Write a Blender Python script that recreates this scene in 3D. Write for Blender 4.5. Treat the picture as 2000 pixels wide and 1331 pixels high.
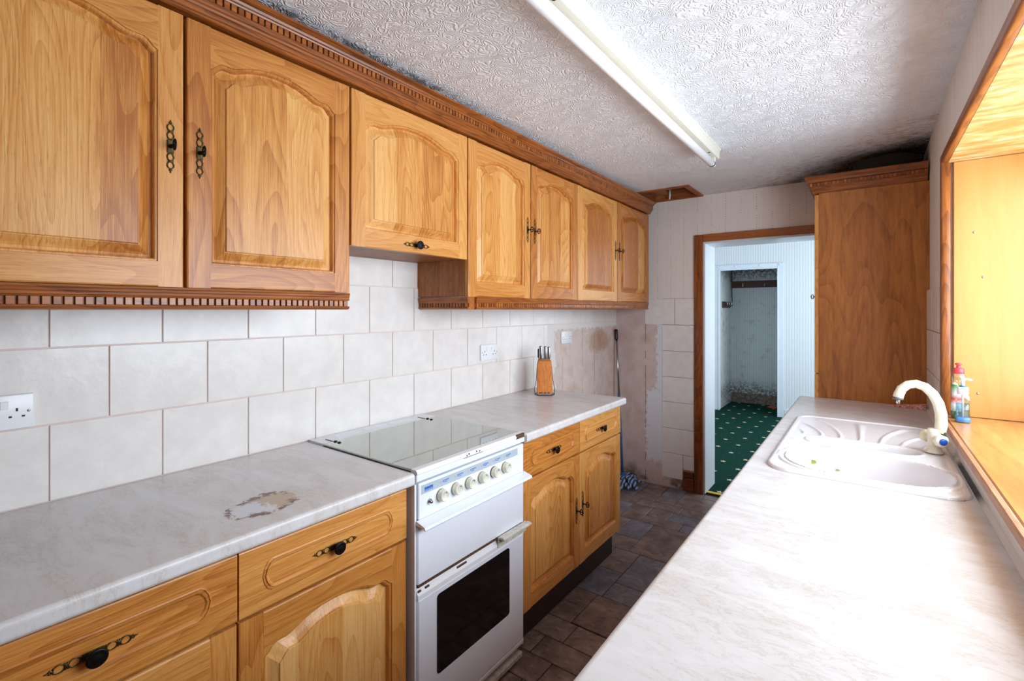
import bpy, bmesh, math, random
from mathutils import Vector, Matrix, noise

# ------------------------------------------------------------------ clear
for o in list(bpy.data.objects):
    bpy.data.objects.remove(o, do_unlink=True)
SC = bpy.context.scene
COL = SC.collection
PI = math.pi

# ------------------------------------------------------------------ camera
cam_d = bpy.data.cameras.new('camera')
cam = bpy.data.objects.new('camera', cam_d)
COL.objects.link(cam)
cam_d.sensor_width = 36.0
cam_d.lens = 940.0 / 2000.0 * 36.0
cam_d.shift_y = -60.5 / 2000.0
cam_d.clip_start = 0.01
cam.location = (1.714, 0.0, 1.40)
cam.rotation_euler = (PI / 2, 0, math.atan(696 / 940))
SC.camera = cam

# ------------------------------------------------------------------ light and exposure
SC.view_settings.view_transform = 'Standard'
SC.view_settings.look = 'None'
SC.view_settings.gamma = 1.0
SC.view_settings.use_curve_mapping = False
SC.view_settings.exposure = 0.30
world = bpy.data.worlds.new('world')
SC.world = world
world.use_nodes = True
world.node_tree.nodes['Background'].inputs[0].default_value = (0.80, 0.90, 1.0, 1)
world.node_tree.nodes['Background'].inputs[1].default_value = 1.5


def area_light(name, loc, rot, sx, sy, power, color):
    d = bpy.data.lights.new(name, 'AREA')
    d.shape = 'RECTANGLE'
    d.size, d.size_y = sx, sy
    d.energy = power
    d.color = color
    o = bpy.data.objects.new(name, d)
    COL.objects.link(o)
    o.location = loc
    o.rotation_euler = rot
    return o


# daylight outside the sink window and outside the hall window, both beyond the picture's edge
area_light('sink_window_daylight_offscreen', (2.42, 1.56, 1.48), (0, PI / 2, 0), 1.0, 1.95, 52, (0.86, 0.94, 1.0))
area_light('hall_window_daylight_offscreen', (2.74, 5.55, 1.35), (0, PI / 2, 0), 1.5, 2.0, 58, (0.88, 0.95, 1.0))


# ------------------------------------------------------------------ materials
def lin(r, g, b):
    f = lambda c: (c / 255 / 12.92) if c / 255 <= 0.04045 else ((c / 255 + 0.055) / 1.055) ** 2.4
    return (f(r), f(g), f(b), 1.0)


class NT:
    """small node-tree writer"""
    def __init__(s, name, rough=0.5, metal=0.0, color=(.8, .8, .8, 1), spec=None):
        s.m = bpy.data.materials.new(name)
        s.m.use_nodes = True
        s.t = s.m.node_tree
        s.b = s.t.nodes['Principled BSDF']
        s.b.inputs['Base Color'].default_value = color
        s.b.inputs['Roughness'].default_value = rough
        s.b.inputs['Metallic'].default_value = metal
        if spec is not None:
            s.b.inputs['Specular IOR Level'].default_value = spec

    def n(s, kind, **kw):
        nd = s.t.nodes.new(kind)
        for k, v in kw.items():
            setattr(nd, k, v)
        return nd

    def put(s, sock, v):
        if v is None:
            return
        if isinstance(v, bpy.types.NodeSocket):
            s.t.links.new(v, sock)
        else:
            sock.default_value = v

    def math(s, op, a, b=None, c=None, clamp=False):
        nd = s.n('ShaderNodeMath', operation=op, use_clamp=clamp)
        for i, v in enumerate((a, b, c)):
            s.put(nd.inputs[i], v)
        return nd.outputs[0]

    def coord(s, which='Object'):
        return s.n('ShaderNodeTexCoord').outputs[which]

    def rand(s):
        return s.n('ShaderNodeObjectInfo').outputs['Random']

    def vmul(s, v, k):
        nd = s.n('ShaderNodeVectorMath', operation='MULTIPLY')
        s.put(nd.inputs[0], v)
        s.put(nd.inputs[1], k)
        return nd.outputs[0]

    def vadd(s, v, k):
        nd = s.n('ShaderNodeVectorMath', operation='ADD')
        s.put(nd.inputs[0], v)
        s.put(nd.inputs[1], k)
        return nd.outputs[0]

    def sep(s, v):
        nd = s.n('ShaderNodeSeparateXYZ')
        s.put(nd.inputs[0], v)
        return nd.outputs

    def comb(s, x, y, z):
        nd = s.n('ShaderNodeCombineXYZ')
        for i, v in enumerate((x, y, z)):
            s.put(nd.inputs[i], v)
        return nd.outputs[0]

    def noise(s, v, scale=1.0, detail=2.0, rough=0.5, dist=0.0):
        nd = s.n('ShaderNodeTexNoise')
        s.put(nd.inputs['Vector'], v)
        nd.inputs['Scale'].default_value = scale
        nd.inputs['Detail'].default_value = detail
        nd.inputs['Roughness'].default_value = rough
        nd.inputs['Distortion'].default_value = dist
        return nd.outputs[0]

    def voronoi(s, v, scale=1.0, feature='F1', out='Distance', rnd=1.0):
        nd = s.n('ShaderNodeTexVoronoi', feature=feature)
        s.put(nd.inputs['Vector'], v)
        nd.inputs['Scale'].default_value = scale
        nd.inputs['Randomness'].default_value = rnd
        return nd.outputs[out]

    def ramp(s, f, *stops):
        nd = s.n('ShaderNodeValToRGB')
        s.put(nd.inputs[0], f)
        el = nd.color_ramp.elements
        while len(el) < len(stops):
            el.new(0.5)
        for e, (p, c) in zip(el, stops):
            e.position = p
            e.color = c if isinstance(c, tuple) else (c, c, c, 1)
        return nd.outputs[0]

    def mix(s, f, a, b, mode='MIX'):
        nd = s.n('ShaderNodeMix', data_type='RGBA', blend_type=mode)
        s.put(nd.inputs[0], f)
        s.put(nd.inputs[6], a)
        s.put(nd.inputs[7], b)
        return nd.outputs[2]

    def step(s, v, lo, hi):
        nd = s.n('ShaderNodeMapRange', interpolation_type='SMOOTHSTEP')
        s.put(nd.inputs[0], v)
        nd.inputs[1].default_value = lo
        nd.inputs[2].default_value = hi
        return nd.outputs[0]

    def bump(s, h, strength=0.3, dist=0.01, prev=None):
        nd = s.n('ShaderNodeBump')
        nd.inputs['Strength'].default_value = strength
        nd.inputs['Distance'].default_value = dist
        s.put(nd.inputs['Height'], h)
        if prev is not None:
            s.put(nd.inputs['Normal'], prev)
        return nd.outputs[0]

    def col(s, v):
        s.put(s.b.inputs['Base Color'], v)
        return s

    def rgh(s, v):
        s.put(s.b.inputs['Roughness'], v)
        return s

    def nrm(s, v):
        s.put(s.b.inputs['Normal'], v)
        return s


def plain(name, rgb, rough=0.5, metal=0.0, spec=None, vary=0.0, vscale=40.0):
    t = NT(name, rough, metal, lin(*rgb), spec)
    if vary:
        nz = t.noise(t.coord(), vscale, 4, 0.6)
        c = lin(*rgb)
        d = tuple(max(0, x * (1 - vary)) for x in c[:3]) + (1,)
        t.col(t.ramp(nz, (0.35, d), (0.65, c)))
    return t.m


def wood(name, grain, light, mid, dark, rough=0.35, staves=0.0, ring=46.0, fine=1.0, low=7.0, bump=0.12, contrast=1.0):
    """procedural timber; grain = 'x','y' or 'z' is the direction the fibres run"""
    t = NT(name, rough)
    r = t.rand()
    p = t.sep(t.coord())
    ax = {'x': 0, 'y': 1, 'z': 2}[grain]
    others = [i for i in range(3) if i != ax]
    along = p[ax]
    a, b = p[others[0]], p[others[1]]
    if grain == 'z':
        across = b
        depth = a
    elif grain == 'y':
        across = b
        depth = a
    else:
        across = a
        depth = b
    tone = t.math('MULTIPLY', t.math('SUBTRACT', r, 0.5), 0.35)
    if staves:
        cell = t.math('FLOOR', t.math('ADD', t.math('DIVIDE', across, staves), t.math('MULTIPLY', r, 7.0)))
        wn = t.n('ShaderNodeTexWhiteNoise', noise_dimensions='1D')
        t.put(wn.inputs['W'], t.math('ADD', cell, t.math('MULTIPLY', r, 50.0)))
        sv = wn.outputs['Value']
        along = t.math('ADD', along, t.math('MULTIPLY', sv, 9.0))
        depth = t.math('ADD', depth, t.math('MULTIPLY', sv, 5.0))
        tone = t.math('ADD', tone, t.math('MULTIPLY', t.math('SUBTRACT', sv, 0.5), 0.5))
    off = t.math('MULTIPLY', r, 13.0)
    v = t.comb(t.math('ADD', across, off), t.math('ADD', depth, off), along)
    n1 = t.noise(t.vmul(v, (low, low, low * 0.16)), 1.0, 1.5, 0.4, 0.25)
    ph = t.math('FRACT', t.math('MULTIPLY', n1, ring * 0.36))
    rings = t.math('SUBTRACT', 1.0, t.math('POWER', ph, 2.2))
    st = t.noise(t.vmul(v, (330 * fine, 60 * fine, 7.0)), 1.0, 3.0, 0.65)
    broad = t.noise(t.vmul(v, (9, 9, 0.8)), 1.0, 2.0, 0.5)
    f = t.math('MULTIPLY', t.math('SUBTRACT', rings, 0.75), 0.20 * contrast)
    f = t.math('ADD', f, t.math('MULTIPLY', t.math('SUBTRACT', st, 0.5), 0.85 * contrast))
    f = t.math('ADD', f, t.math('MULTIPLY', t.math('SUBTRACT', broad, 0.5), 0.55))
    f = t.math('ADD', f, tone)
    f = t.math('ADD', f, 0.5)
    c = t.ramp(f, (0.16, lin(*dark)), (0.48, lin(*mid)), (0.84, lin(*light)))
    pores = t.step(t.noise(t.vmul(v, (520 * fine, 90 * fine, 22)), 1.0, 2.0, 0.6), 0.60, 0.68)
    c = t.mix(t.math('MULTIPLY', pores, 0.28 * min(1.0, contrast) ** 2), c, lin(*[k * 0.6 for k in dark]))
    t.col(c)
    t.nrm(t.bump(st, bump, 0.002))
    return t.m


OAK_L, OAK_M, OAK_D = (228, 168, 96), (206, 136, 64), (168, 96, 36)
oak_v = wood('oak_vertical', 'z', OAK_L, OAK_M, OAK_D)
oak_h = wood('oak_horizontal', 'y', OAK_L, OAK_M, OAK_D)
oak_panel = wood('oak_panel', 'z', (238, 184, 114), (216, 150, 76), (174, 102, 40), staves=0.125, ring=60)
oak_carc = wood('oak_veneer_stained', 'z', (172, 105, 48), (138, 78, 30), (82, 42, 16), rough=0.45, low=14)
oak_trim = wood('oak_cornice', 'y', (186, 112, 52), (156, 86, 34), (96, 48, 18), rough=0.3)
oak_trim_x = wood('oak_cornice_return', 'x', (182, 108, 50), (150, 82, 34), (92, 46, 18), rough=0.3)
dark_trim_x = wood('dark_cornice', 'x', (140, 76, 38), (112, 58, 27), (70, 34, 14), rough=0.4)
lam_side = wood('oak_laminate_side', 'z', (206, 138, 66), (180, 110, 46), (136, 76, 28), rough=0.4, ring=42, low=5, contrast=0.8)
pine_frame = wood('pine_doorframe_upright', 'z', (176, 104, 50), (150, 82, 36), (104, 52, 20), rough=0.35)
pine_frame_x = wood('pine_doorframe_head', 'x', (176, 104, 50), (150, 82, 36), (104, 52, 20), rough=0.35)
pine_win = wood('window_bead_upright', 'z', (190, 118, 52), (160, 92, 36), (110, 58, 20), rough=0.35)
pine_win_y = wood('window_bead_long', 'y', (190, 118, 52), (160, 92, 36), (110, 58, 20), rough=0.35)
reveal_wood = wood('reveal_panel_wood', 'z', (206, 152, 86), (194, 136, 68), (174, 114, 50), rough=0.4, contrast=0.3, ring=20)
sill_wood = wood('sill_board_wood', 'y', (210, 158, 98), (198, 142, 78), (172, 112, 54), rough=0.3, contrast=0.6, ring=30)
nosing_wood = wood('sill_nosing_wood', 'y', (196, 150, 112), (176, 122, 86), (128, 80, 56), rough=0.5)
block_wood = wood('knife_block_wood', 'z', (226, 142, 58), (204, 116, 38), (160, 82, 22), rough=0.4)
old_wood = wood('old_timber', 'x', (176, 104, 54), (140, 76, 36), (84, 42, 18), rough=0.7)
old_wood_y = wood('old_timber_side', 'y', (176, 104, 54), (140, 76, 36), (84, 42, 18), rough=0.7)
rail_wood = wood('coat_rail_wood', 'x', (92, 56, 38), (72, 42, 28), (46, 26, 16), rough=0.6)
rail_wood_y = wood('coat_rail_wood_side', 'y', (92, 60, 44), (72, 44, 32), (46, 28, 18), rough=0.6)

iron = plain('black_iron', (30, 27, 26), 0.38, 0.75)
antique = plain('antique_brass_dark', (112, 92, 52), 0.35, 0.6, vary=0.75, vscale=260)
plinth_m = plain('plinth_brown', (46, 30, 26), 0.5)
chip_white = plain('painted_metal_white', (240, 241, 246), 0.35)
enamel = plain('white_enamel', (236, 240, 250), 0.16, spec=0.6)
enamel_blue = enamel
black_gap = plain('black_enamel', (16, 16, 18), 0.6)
plastic_w = plain('white_plastic', (240, 242, 246), 0.3)
socket_hole_shade = plain('socket_hole_shade', (20, 22, 26), 0.5)
steel = plain('brushed_steel', (190, 192, 196), 0.25, 1.0)
black_pl = plain('black_plastic', (22, 22, 24), 0.35)
paint_white = plain('white_gloss_paint', (226, 233, 240), 0.3, vary=0.05, vscale=6)
yellow_m = plain('yellow_strip', (226, 200, 40), 0.5)
tube_m = plain('tube_glass_white', (250, 250, 252), 0.25)
cream_metal = plain('cream_batten', (226, 223, 210), 0.4)


def mat_cream_tile():
    t = NT('cream_wall_tile', 0.28)
    r = t.rand()
    v = t.vadd(t.coord(), t.comb(t.math('MULTIPLY', r, 9.0), t.math('MULTIPLY', r, 5.0), r))
    n1 = t.noise(v, 14, 4, 0.6)
    n2 = t.noise(v, 90, 3, 0.7)
    c = t.ramp(n1, (0.3, lin(228, 222, 218)), (0.7, lin(240, 235, 231)))
    spots = t.step(n2, 0.70, 0.78)
    c = t.mix(t.math('MULTIPLY', spots, 0.35), c, lin(190, 178, 168))
    c = t.mix(t.math('MULTIPLY', r, 0.12), c, lin(214, 208, 206))
    t.col(c)
    t.nrm(t.bump(t.noise(v, 22, 3, 0.5), 0.12, 0.01))
    return t.m


def mat_plaster():
    """bare pink-grey plaster with ochre stains and whitish adhesive smears; also reads as the grout between the tiles"""
    t = NT('bare_plaster', 0.85)
    P = t.coord()
    n1 = t.noise(P, 3.5, 5, 0.6)
    n2 = t.noise(P, 18, 4, 0.65)
    c = t.ramp(n1, (0.30, lin(208, 184, 174)), (0.50, lin(224, 207, 200)), (0.68, lin(204, 176, 158)))
    och = t.step(t.noise(t.vadd(P, (3, 1, 8)), 4.2, 4, 0.6), 0.56, 0.70)
    c = t.mix(t.math('MULTIPLY', och, 0.5), c, lin(190, 150, 112))
    wh = t.step(t.noise(t.vadd(P, (9, 4, 2)), 6.0, 6, 0.7), 0.60, 0.66)
    c = t.mix(t.math('MULTIPLY', wh, 0.6), c, lin(226, 220, 216))
    c = t.mix(t.math('MULTIPLY', t.step(n2, 0.72, 0.80), 0.7), c, lin(110, 86, 70))
    px, py, pz = t.sep(P)
    wob = t.math('MULTIPLY', t.math('SUBTRACT', t.noise(P, 16, 3, .6), 0.5), 0.03)
    for yc, wd in ((3.393, .0042), (3.20, .0030), (2.905, .0026)):
        k = t.step(t.math('ABSOLUTE', t.math('SUBTRACT', t.math('ADD', py, t.math('MULTIPLY', wob, 0.2 if yc > 3.3 else 0.8)), yc)), wd, wd * .4)
        k = t.math('MULTIPLY', k, t.math('MULTIPLY', t.math('LESS_THAN', pz, 1.285), t.step(t.noise(t.vadd(P, (yc, 0, 0)), 7, 2, .5), 0.40, 0.50)))
        c = t.mix(t.math('MULTIPLY', k, 0.8), c, lin(112, 78, 54))
    dd = t.math('ADD', t.math('POWER', t.math('DIVIDE', t.math('SUBTRACT', py, 3.48), .22), 2.0), t.math('POWER', t.math('DIVIDE', t.math('SUBTRACT', pz, 1.15), .10), 2.0))
    c = t.mix(t.math('MULTIPLY', t.step(t.math('ADD', dd, t.math('MULTIPLY', n2, 1.6)), 1.9, 1.1), 0.55), c, lin(176, 128, 84))
    adh = t.math('MULTIPLY', t.step(t.math('ADD', pz, t.math('MULTIPLY', t.math('SUBTRACT', t.noise(P, 22, 4, .7), 0.5), 0.10)), 1.255, 1.265), t.math('GREATER_THAN', py, 2.70))
    adh = t.math('MAXIMUM', adh, t.math('MULTIPLY', t.math('GREATER_THAN', py, 2.60), t.step(t.math('ADD', py, t.math('MULTIPLY', t.math('SUBTRACT', t.noise(P, 12, 5, .7), 0.5), 0.25)), 2.80, 2.79)))
    c = t.mix(t.math('MULTIPLY', adh, 0.9), c, lin(234, 230, 228))
    gro = t.math('MAXIMUM', t.math('LESS_THAN', py, 2.66), t.math('GREATER_THAN', pz, 1.297))
    c = t.mix(gro, c, lin(236, 214, 206))
    t.col(c)
    t.nrm(t.bump(t.noise(P, 30, 4, 0.6), 0.25, 0.01))
    return t.m


def mat_end_wall():
    """ribbed wallpaper above the tile line, bare plaster with adhesive remains below"""
    t = NT('end_wall_finish', 0.8)
    P = t.coord()
    x, y, z = t.sep(P)
    n1 = t.noise(P, 4.0, 5, 0.6)
    pl = t.ramp(n1, (0.30, lin(202, 174, 166)), (0.5, lin(218, 199, 192)), (0.7, lin(196, 166, 148)))
    nz = t.math('MULTIPLY', t.math('SUBTRACT', t.noise(P, 26, 5, 0.7), 0.5), 0.14)
    # white adhesive strip beside the tiles, ragged on its left edge
    edge = t.math('ADD', x, nz)
    lowz = t.step(t.math('ADD', z, nz), 0.74, 0.76)
    a_low = t.math('MULTIPLY', t.step(edge, 0.262, 0.268), t.math('SUBTRACT', 1.0, lowz))
    a_high = t.math('MULTIPLY', t.step(edge, 0.345, 0.352), lowz)
    wh = t.math('MAXIMUM', a_low, a_high)
    wh = t.math('MULTIPLY', wh, t.step(t.math('ADD', z, nz), 0.17, 0.20))
    pl = t.mix(wh, pl, lin(226, 226, 232))
    dirt = t.step(z, 0.22, 0.0)
    pl = t.mix(t.math('MULTIPLY', dirt, t.step(n1, 0.45, 0.6)), pl, lin(92, 68, 58))
    pl = t.mix(t.math('MULTIPLY', t.math('MULTIPLY', t.math('GREATER_THAN', x, 0.394), t.math('LESS_THAN', x, 0.66)), t.math('GREATER_THAN', z, 0.08)), pl, lin(176, 150, 140))
    crk = t.step(t.math('ABSOLUTE', t.math('SUBTRACT', t.math('ADD', x, t.math('MULTIPLY', t.math('SUBTRACT', t.noise(P, 20, 3, .6), 0.5), 0.012)), 0.256)), 0.0030, 0.0012)
    pl = t.mix(t.math('MULTIPLY', crk, t.step(t.noise(P, 9, 2, .5), 0.40, 0.48)), pl, lin(96, 66, 48))
    # wallpaper
    rib = t.math('SINE', t.math('MULTIPLY', x, 2 * PI / 0.011))
    wp = t.ramp(t.noise(t.vmul(P, (60, 1, 1.5)), 1.0, 3, 0.6), (0.30, lin(230, 222, 217)), (0.70, lin(236, 229, 225)))
    colx = t.math('ABSOLUTE', t.math('SUBTRACT', t.math('FRACT', t.math('DIVIDE', t.math('ADD', x, t.math('MULTIPLY', t.math('FLOOR', t.math('DIVIDE', x, 0.105)), 0.003)), 0.105)), 0.5))
    dotz = t.math('ABSOLUTE', t.math('SUBTRACT', t.math('FRACT', t.math('DIVIDE', z, 0.0165)), 0.5))
    dots = t.math('MULTIPLY', t.math('LESS_THAN', colx, 0.022), t.math('LESS_THAN', dotz, 0.17))
    seg = t.noise(t.comb(t.math('FLOOR', t.math('DIVIDE', x, 0.105)), 0.0, t.math('MULTIPLY', z, 4.0)), 1.7, 1, 0.5)
    dots = t.math('MULTIPLY', dots, t.math('GREATER_THAN', seg, 0.46))
    wp = t.mix(t.math('MULTIPLY', dots, 0.7), wp, lin(150, 112, 92))
    up = t.math('GREATER_THAN', z, 1.487)
    t.col(t.mix(up, pl, wp))
    hb = t.math('ADD', t.math('MULTIPLY', t.math('MULTIPLY', rib, 0.08), up), t.math('MULTIPLY', t.noise(P, 30, 4, 0.6), 0.3))
    t.nrm(t.bump(hb, 0.3, 0.01))
    return t.m


def mat_right_wall():
    t = NT('right_wall_paper', 0.8)
    P = t.coord()
    x, y, z = t.sep(P)
    c = t.ramp(t.noise(t.vmul(P, (1, 60, 1.5)), 1.0, 3, 0.6), (0.35, lin(222, 212, 204)), (0.65, lin(232, 224, 217)))
    st = t.step(t.noise(P, 9, 5, 0.7), 0.62, 0.72)
    c = t.mix(t.math('MULTIPLY', st, 0.4), c, lin(176, 148, 118))
    t.col(c)
    t.nrm(t.bump(t.math('SINE', t.math('MULTIPLY', y, 2 * PI / 0.011)), 0.06, 0.002))
    return t.m


def mat_ceiling():
    """artex swirls with a patch of black and ochre mould in the corner over the tall cabinet"""
    t = NT('artex_ceiling', 0.75)
    P = t.coord()
    x, y, z = t.sep(P)
    wob = t.n('ShaderNodeTexNoise')
    t.put(wob.inputs['Vector'], P)
    wob.inputs['Scale'].default_value = 14
    wob.inputs['Detail'].default_value = 3
    v = t.vadd(P, t.vmul(wob.outputs['Color'], (0.09, 0.09, 0.0)))
    d = t.voronoi(v, 15)
    arcs = t.math('SINE', t.math('MULTIPLY', d, 62))
    arcs = t.math('MULTIPLY', arcs, t.noise(P, 26, 3, 0.6))
    grain = t.noise(P, 190, 3, 0.65)
    h = t.math('ADD', t.math('MULTIPLY', arcs, 0.55), t.math('MULTIPLY', grain, 0.7))
    c = t.ramp(t.noise(P, 5, 3, 0.5), (0.3, lin(238, 238, 242)), (0.7, lin(245, 245, 249)))
    # mould: strongest in the far right corner, fading over about half a metre
    dx = t.math('SUBTRACT', 1.985, x)
    dy = t.math('SUBTRACT', 3.80, y)
    nz = t.noise(P, 11, 6, 0.75)
    fine = t.noise(P, 60, 5, 0.75)
    r1 = t.math('ADD', t.math('MULTIPLY', dx, 0.9), t.math('MULTIPLY', dy, 1.0))
    blk = t.step(t.math('ADD', r1, t.math('MULTIPLY', t.math('SUBTRACT', nz, 0.5), 0.55)), 0.92, 0.52)
    blk = t.math('MULTIPLY', blk, t.step(fine, 0.22, 0.52))
    ylw = t.step(t.math('ADD', r1, t.math('MULTIPLY', t.math('SUBTRACT', nz, 0.5), 1.0)), 1.30, 0.72)
    ylw = t.math('MULTIPLY', ylw, t.step(t.noise(t.vmul(P, (1, 2.2, 1)), 24, 5, 0.75), 0.47, 0.60))
    c = t.mix(t.math('MULTIPLY', ylw, 0.6), c, lin(172, 136, 78))
    c = t.mix(t.math('MULTIPLY', blk, 0.94), c, lin(38, 34, 32))
    # dirty line where the ceiling meets the wall cabinets
    e = t.step(t.math('ADD', x, t.math('MULTIPLY', t.math('SUBTRACT', fine, 0.5), 0.06)), 0.380, 0.362)
    e = t.math('MULTIPLY', e, t.math('MULTIPLY', t.step(nz, 0.42, 0.56), t.step(y, 1.9, 1.2)))
    c = t.mix(t.math('MULTIPLY', e, 0.75), c, lin(52, 54, 58))
    t.col(c)
    t.nrm(t.bump(h, 0.6, 0.011))
    return t.m


def mat_worktop(name, burn=False):
    t = NT(name, 0.3)
    P = t.coord()
    rot = t.n('ShaderNodeMapping')
    t.put(rot.inputs[0], P)
    rot.inputs['Rotation'].default_value = (0, 0, 0.62)
    rot.inputs['Scale'].default_value = (3.2, 9.0, 3.2)
    v = rot.outputs[0]
    n1 = t.noise(v, 1.5, 6, 0.65, 0.8)
    n2 = t.noise(v, 4.5, 5, 0.7, 0.5)
    c = t.ramp(n1, (0.26, lin(206, 199, 195)), (0.48, lin(218, 214, 213)), (0.70, lin(226, 224, 227)))
    vein = t.math('ABSOLUTE', t.math('SUBTRACT', n2, 0.5))
    vm = t.math('MULTIPLY', t.step(vein, 0.035, 0.0), t.step(n1, 0.62, 0.42))
    c = t.mix(t.math('MULTIPLY', vm, 0.42), c, lin(184, 168, 152))
    if burn:
        x, y, z = t.sep(P)
        u = t.math('DIVIDE', t.math('SUBTRACT', x, 0.466), 0.056)
        w = t.math('DIVIDE', t.math('SUBTRACT', y, 0.620), 0.088)
        # the scorch lies askew on the board
        ur = t.math('ADD', t.math('MULTIPLY', u, 0.9), t.math('MULTIPLY', w, 0.35))
        wr = t.math('SUBTRACT', t.math('MULTIPLY', w, 0.95), t.math('MULTIPLY', u, 0.2))
        rr = t.math('SQRT', t.math('ADD', t.math('MULTIPLY', ur, ur), t.math('MULTIPLY', wr, wr)))
        rr = t.math('ADD', rr, t.math('MULTIPLY', t.math('SUBTRACT', t.noise(P, 45, 5, 0.6), 0.5), 0.9))
        inside = t.step(rr, 1.0, 0.94)
        rim = t.math('MULTIPLY', t.step(rr, 0.66, 0.92), t.step(rr, 1.20, 1.04))
        rim = t.math('MULTIPLY', rim, t.step(t.noise(P, 28, 4, 0.7), 0.46, 0.54))
        core = t.math('MULTIPLY', inside, t.step(t.math('ADD', wr, t.noise(P, 60, 3, 0.6)), 0.35, 0.55))
        c = t.mix(inside, c, lin(222, 222, 230))
        c = t.mix(core, c, lin(196, 170, 140))
        c = t.mix(rim, c, lin(104, 56, 16))
    t.col(c)
    return t.m


def mat_flag():
    """vinyl slate flag; every tile draws its own tone"""
    t = NT('slate_flag', 0.42)
    r = t.rand()
    off = t.comb(t.math('MULTIPLY', r, 31.0), t.math('MULTIPLY', r, 17.0), r)
    v = t.vadd(t.coord(), off)
    n1 = t.noise(v, 9, 6, 0.68, 0.6)
    n2 = t.noise(t.vmul(v, (1, 3, 1)), 26, 5, 0.7)
    brown = t.ramp(n1, (0.28, lin(84, 68, 62)), (0.5, lin(126, 106, 99)), (0.72, lin(164, 144, 134)))
    grey = t.ramp(n1, (0.28, lin(84, 82, 92)), (0.5, lin(114, 112, 124)), (0.72, lin(148, 146, 158)))
    c = t.mix(t.math('GREATER_THAN', r, 0.76), brown, grey)
    c = t.mix(t.math('MULTIPLY', t.step(n2, 0.56, 0.68), 0.45), c, lin(176, 160, 150))
    c = t.mix(t.math('MULTIPLY', t.step(n2, 0.42, 0.32), 0.6), c, lin(48, 36, 34))
    t.col(c)
    t.nrm(t.bump(n2, 0.22, 0.004))
    return t.m


def mat_carpet():
    t = NT('green_carpet', 0.95, spec=0.1)
    x, y, z = t.sep(t.coord())
    P = t.coord()
    yy = t.math('DIVIDE', t.math('SUBTRACT', y, 4.31), 0.1625)
    row = t.math('FLOOR', yy)
    xx = t.math('ADD', t.math('DIVIDE', t.math('SUBTRACT', x, 0.48), 0.32), t.math('MULTIPLY', t.math('MODULO', t.math('ADD', row, 100.0), 2.0), 0.5))
    fx = t.math('MULTIPLY', t.math('SUBTRACT', t.math('FRACT', xx), 0.5), 0.32)
    fy = t.math('MULTIPLY', t.math('SUBTRACT', t.math('FRACT', yy), 0.5), 0.1625)
    d = t.math('SQRT', t.math('ADD', t.math('MULTIPLY', fx, fx), t.math('MULTIPLY', fy, fy)))
    ang = t.math('ARCTAN2', fy, fx)
    petal = t.math('ADD', 0.017, t.math('MULTIPLY', t.math('SINE', t.math('MULTIPLY', ang, 5.0)), 0.008))
    m = t.math('LESS_THAN', d, petal)
    g = t.ramp(t.noise(P, 60, 4, 0.7), (0.3, lin(6, 40, 32)), (0.7, lin(16, 66, 54)))
    fl = t.math('LESS_THAN', t.voronoi(P, 30), 0.10)
    c = t.mix(t.math('MULTIPLY', fl, 0.4), g, lin(120, 140, 110))
    c = t.mix(m, c, lin(222, 208, 168))
    t.col(c)
    t.nrm(t.bump(t.noise(P, 400, 2, 0.6), 0.5, 0.004))
    return t.m


def mat_ribbed_paper(name, c0, c1, axis, mould=False, pitch=0.030):
    t = NT(name, 0.7)
    P = t.coord()
    x, y, z = t.sep(P)
    a = x if axis == 'x' else y
    s = t.math('SINE', t.math('MULTIPLY', a, 2 * PI / pitch))
    s2 = t.math('SINE', t.math('MULTIPLY', a, 2 * PI / (pitch * 0.37)))
    rib = t.math('ADD', s, t.math('MULTIPLY', s2, 0.5))
    c = t.ramp(t.math('MULTIPLY_ADD', rib, 0.25, 0.5), (0.2, lin(*c0)), (0.7, lin(*c1)))
    if mould:
        n = t.noise(P, 7, 6, 0.75)
        top = t.step(t.math('ADD', z, t.math('MULTIPLY', n, 0.5)), 2.02, 2.22)
        bot = t.step(t.math('ADD', z, t.math('MULTIPLY', n, 0.5)), 0.65, 0.42)
        mm = t.math('MAXIMUM', top, bot)
        mm = t.math('MULTIPLY', mm, t.step(t.noise(P, 38, 5, 0.75), 0.38, 0.56))
        c = t.mix(t.math('MULTIPLY', mm, 0.85), c, lin(66, 60, 54))
        c = t.mix(t.math('MULTIPLY', t.step(n, 0.52, 0.70), 0.5), c, lin(120, 116, 104))
    t.col(c)
    t.nrm(t.bump(rib, 0.25, 0.004))
    return t.m


def mat_tap():
    t = NT('yellowed_white_tap', 0.25)
    P = t.coord()
    n = t.noise(P, 45, 5, 0.7)
    c = t.ramp(t.noise(P, 12, 3, 0.6), (0.35, lin(232, 224, 196)), (0.65, lin(246, 242, 226)))
    c = t.mix(t.math('MULTIPLY', t.step(n, 0.62, 0.72), 0.6), c, lin(150, 136, 96))
    t.col(c)
    return t.m


def mat_reveal_head():
    t = NT('peeling_reveal_head', 0.5)
    P = t.coord()
    n = t.noise(t.vmul(P, (1.5, 4, 1)), 5, 5, 0.65)
    c = t.ramp(n, (0.40, lin(188, 126, 58)), (0.55, lin(204, 160, 100)), (0.70, lin(222, 200, 168)))
    t.col(c)
    return t.m


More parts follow.
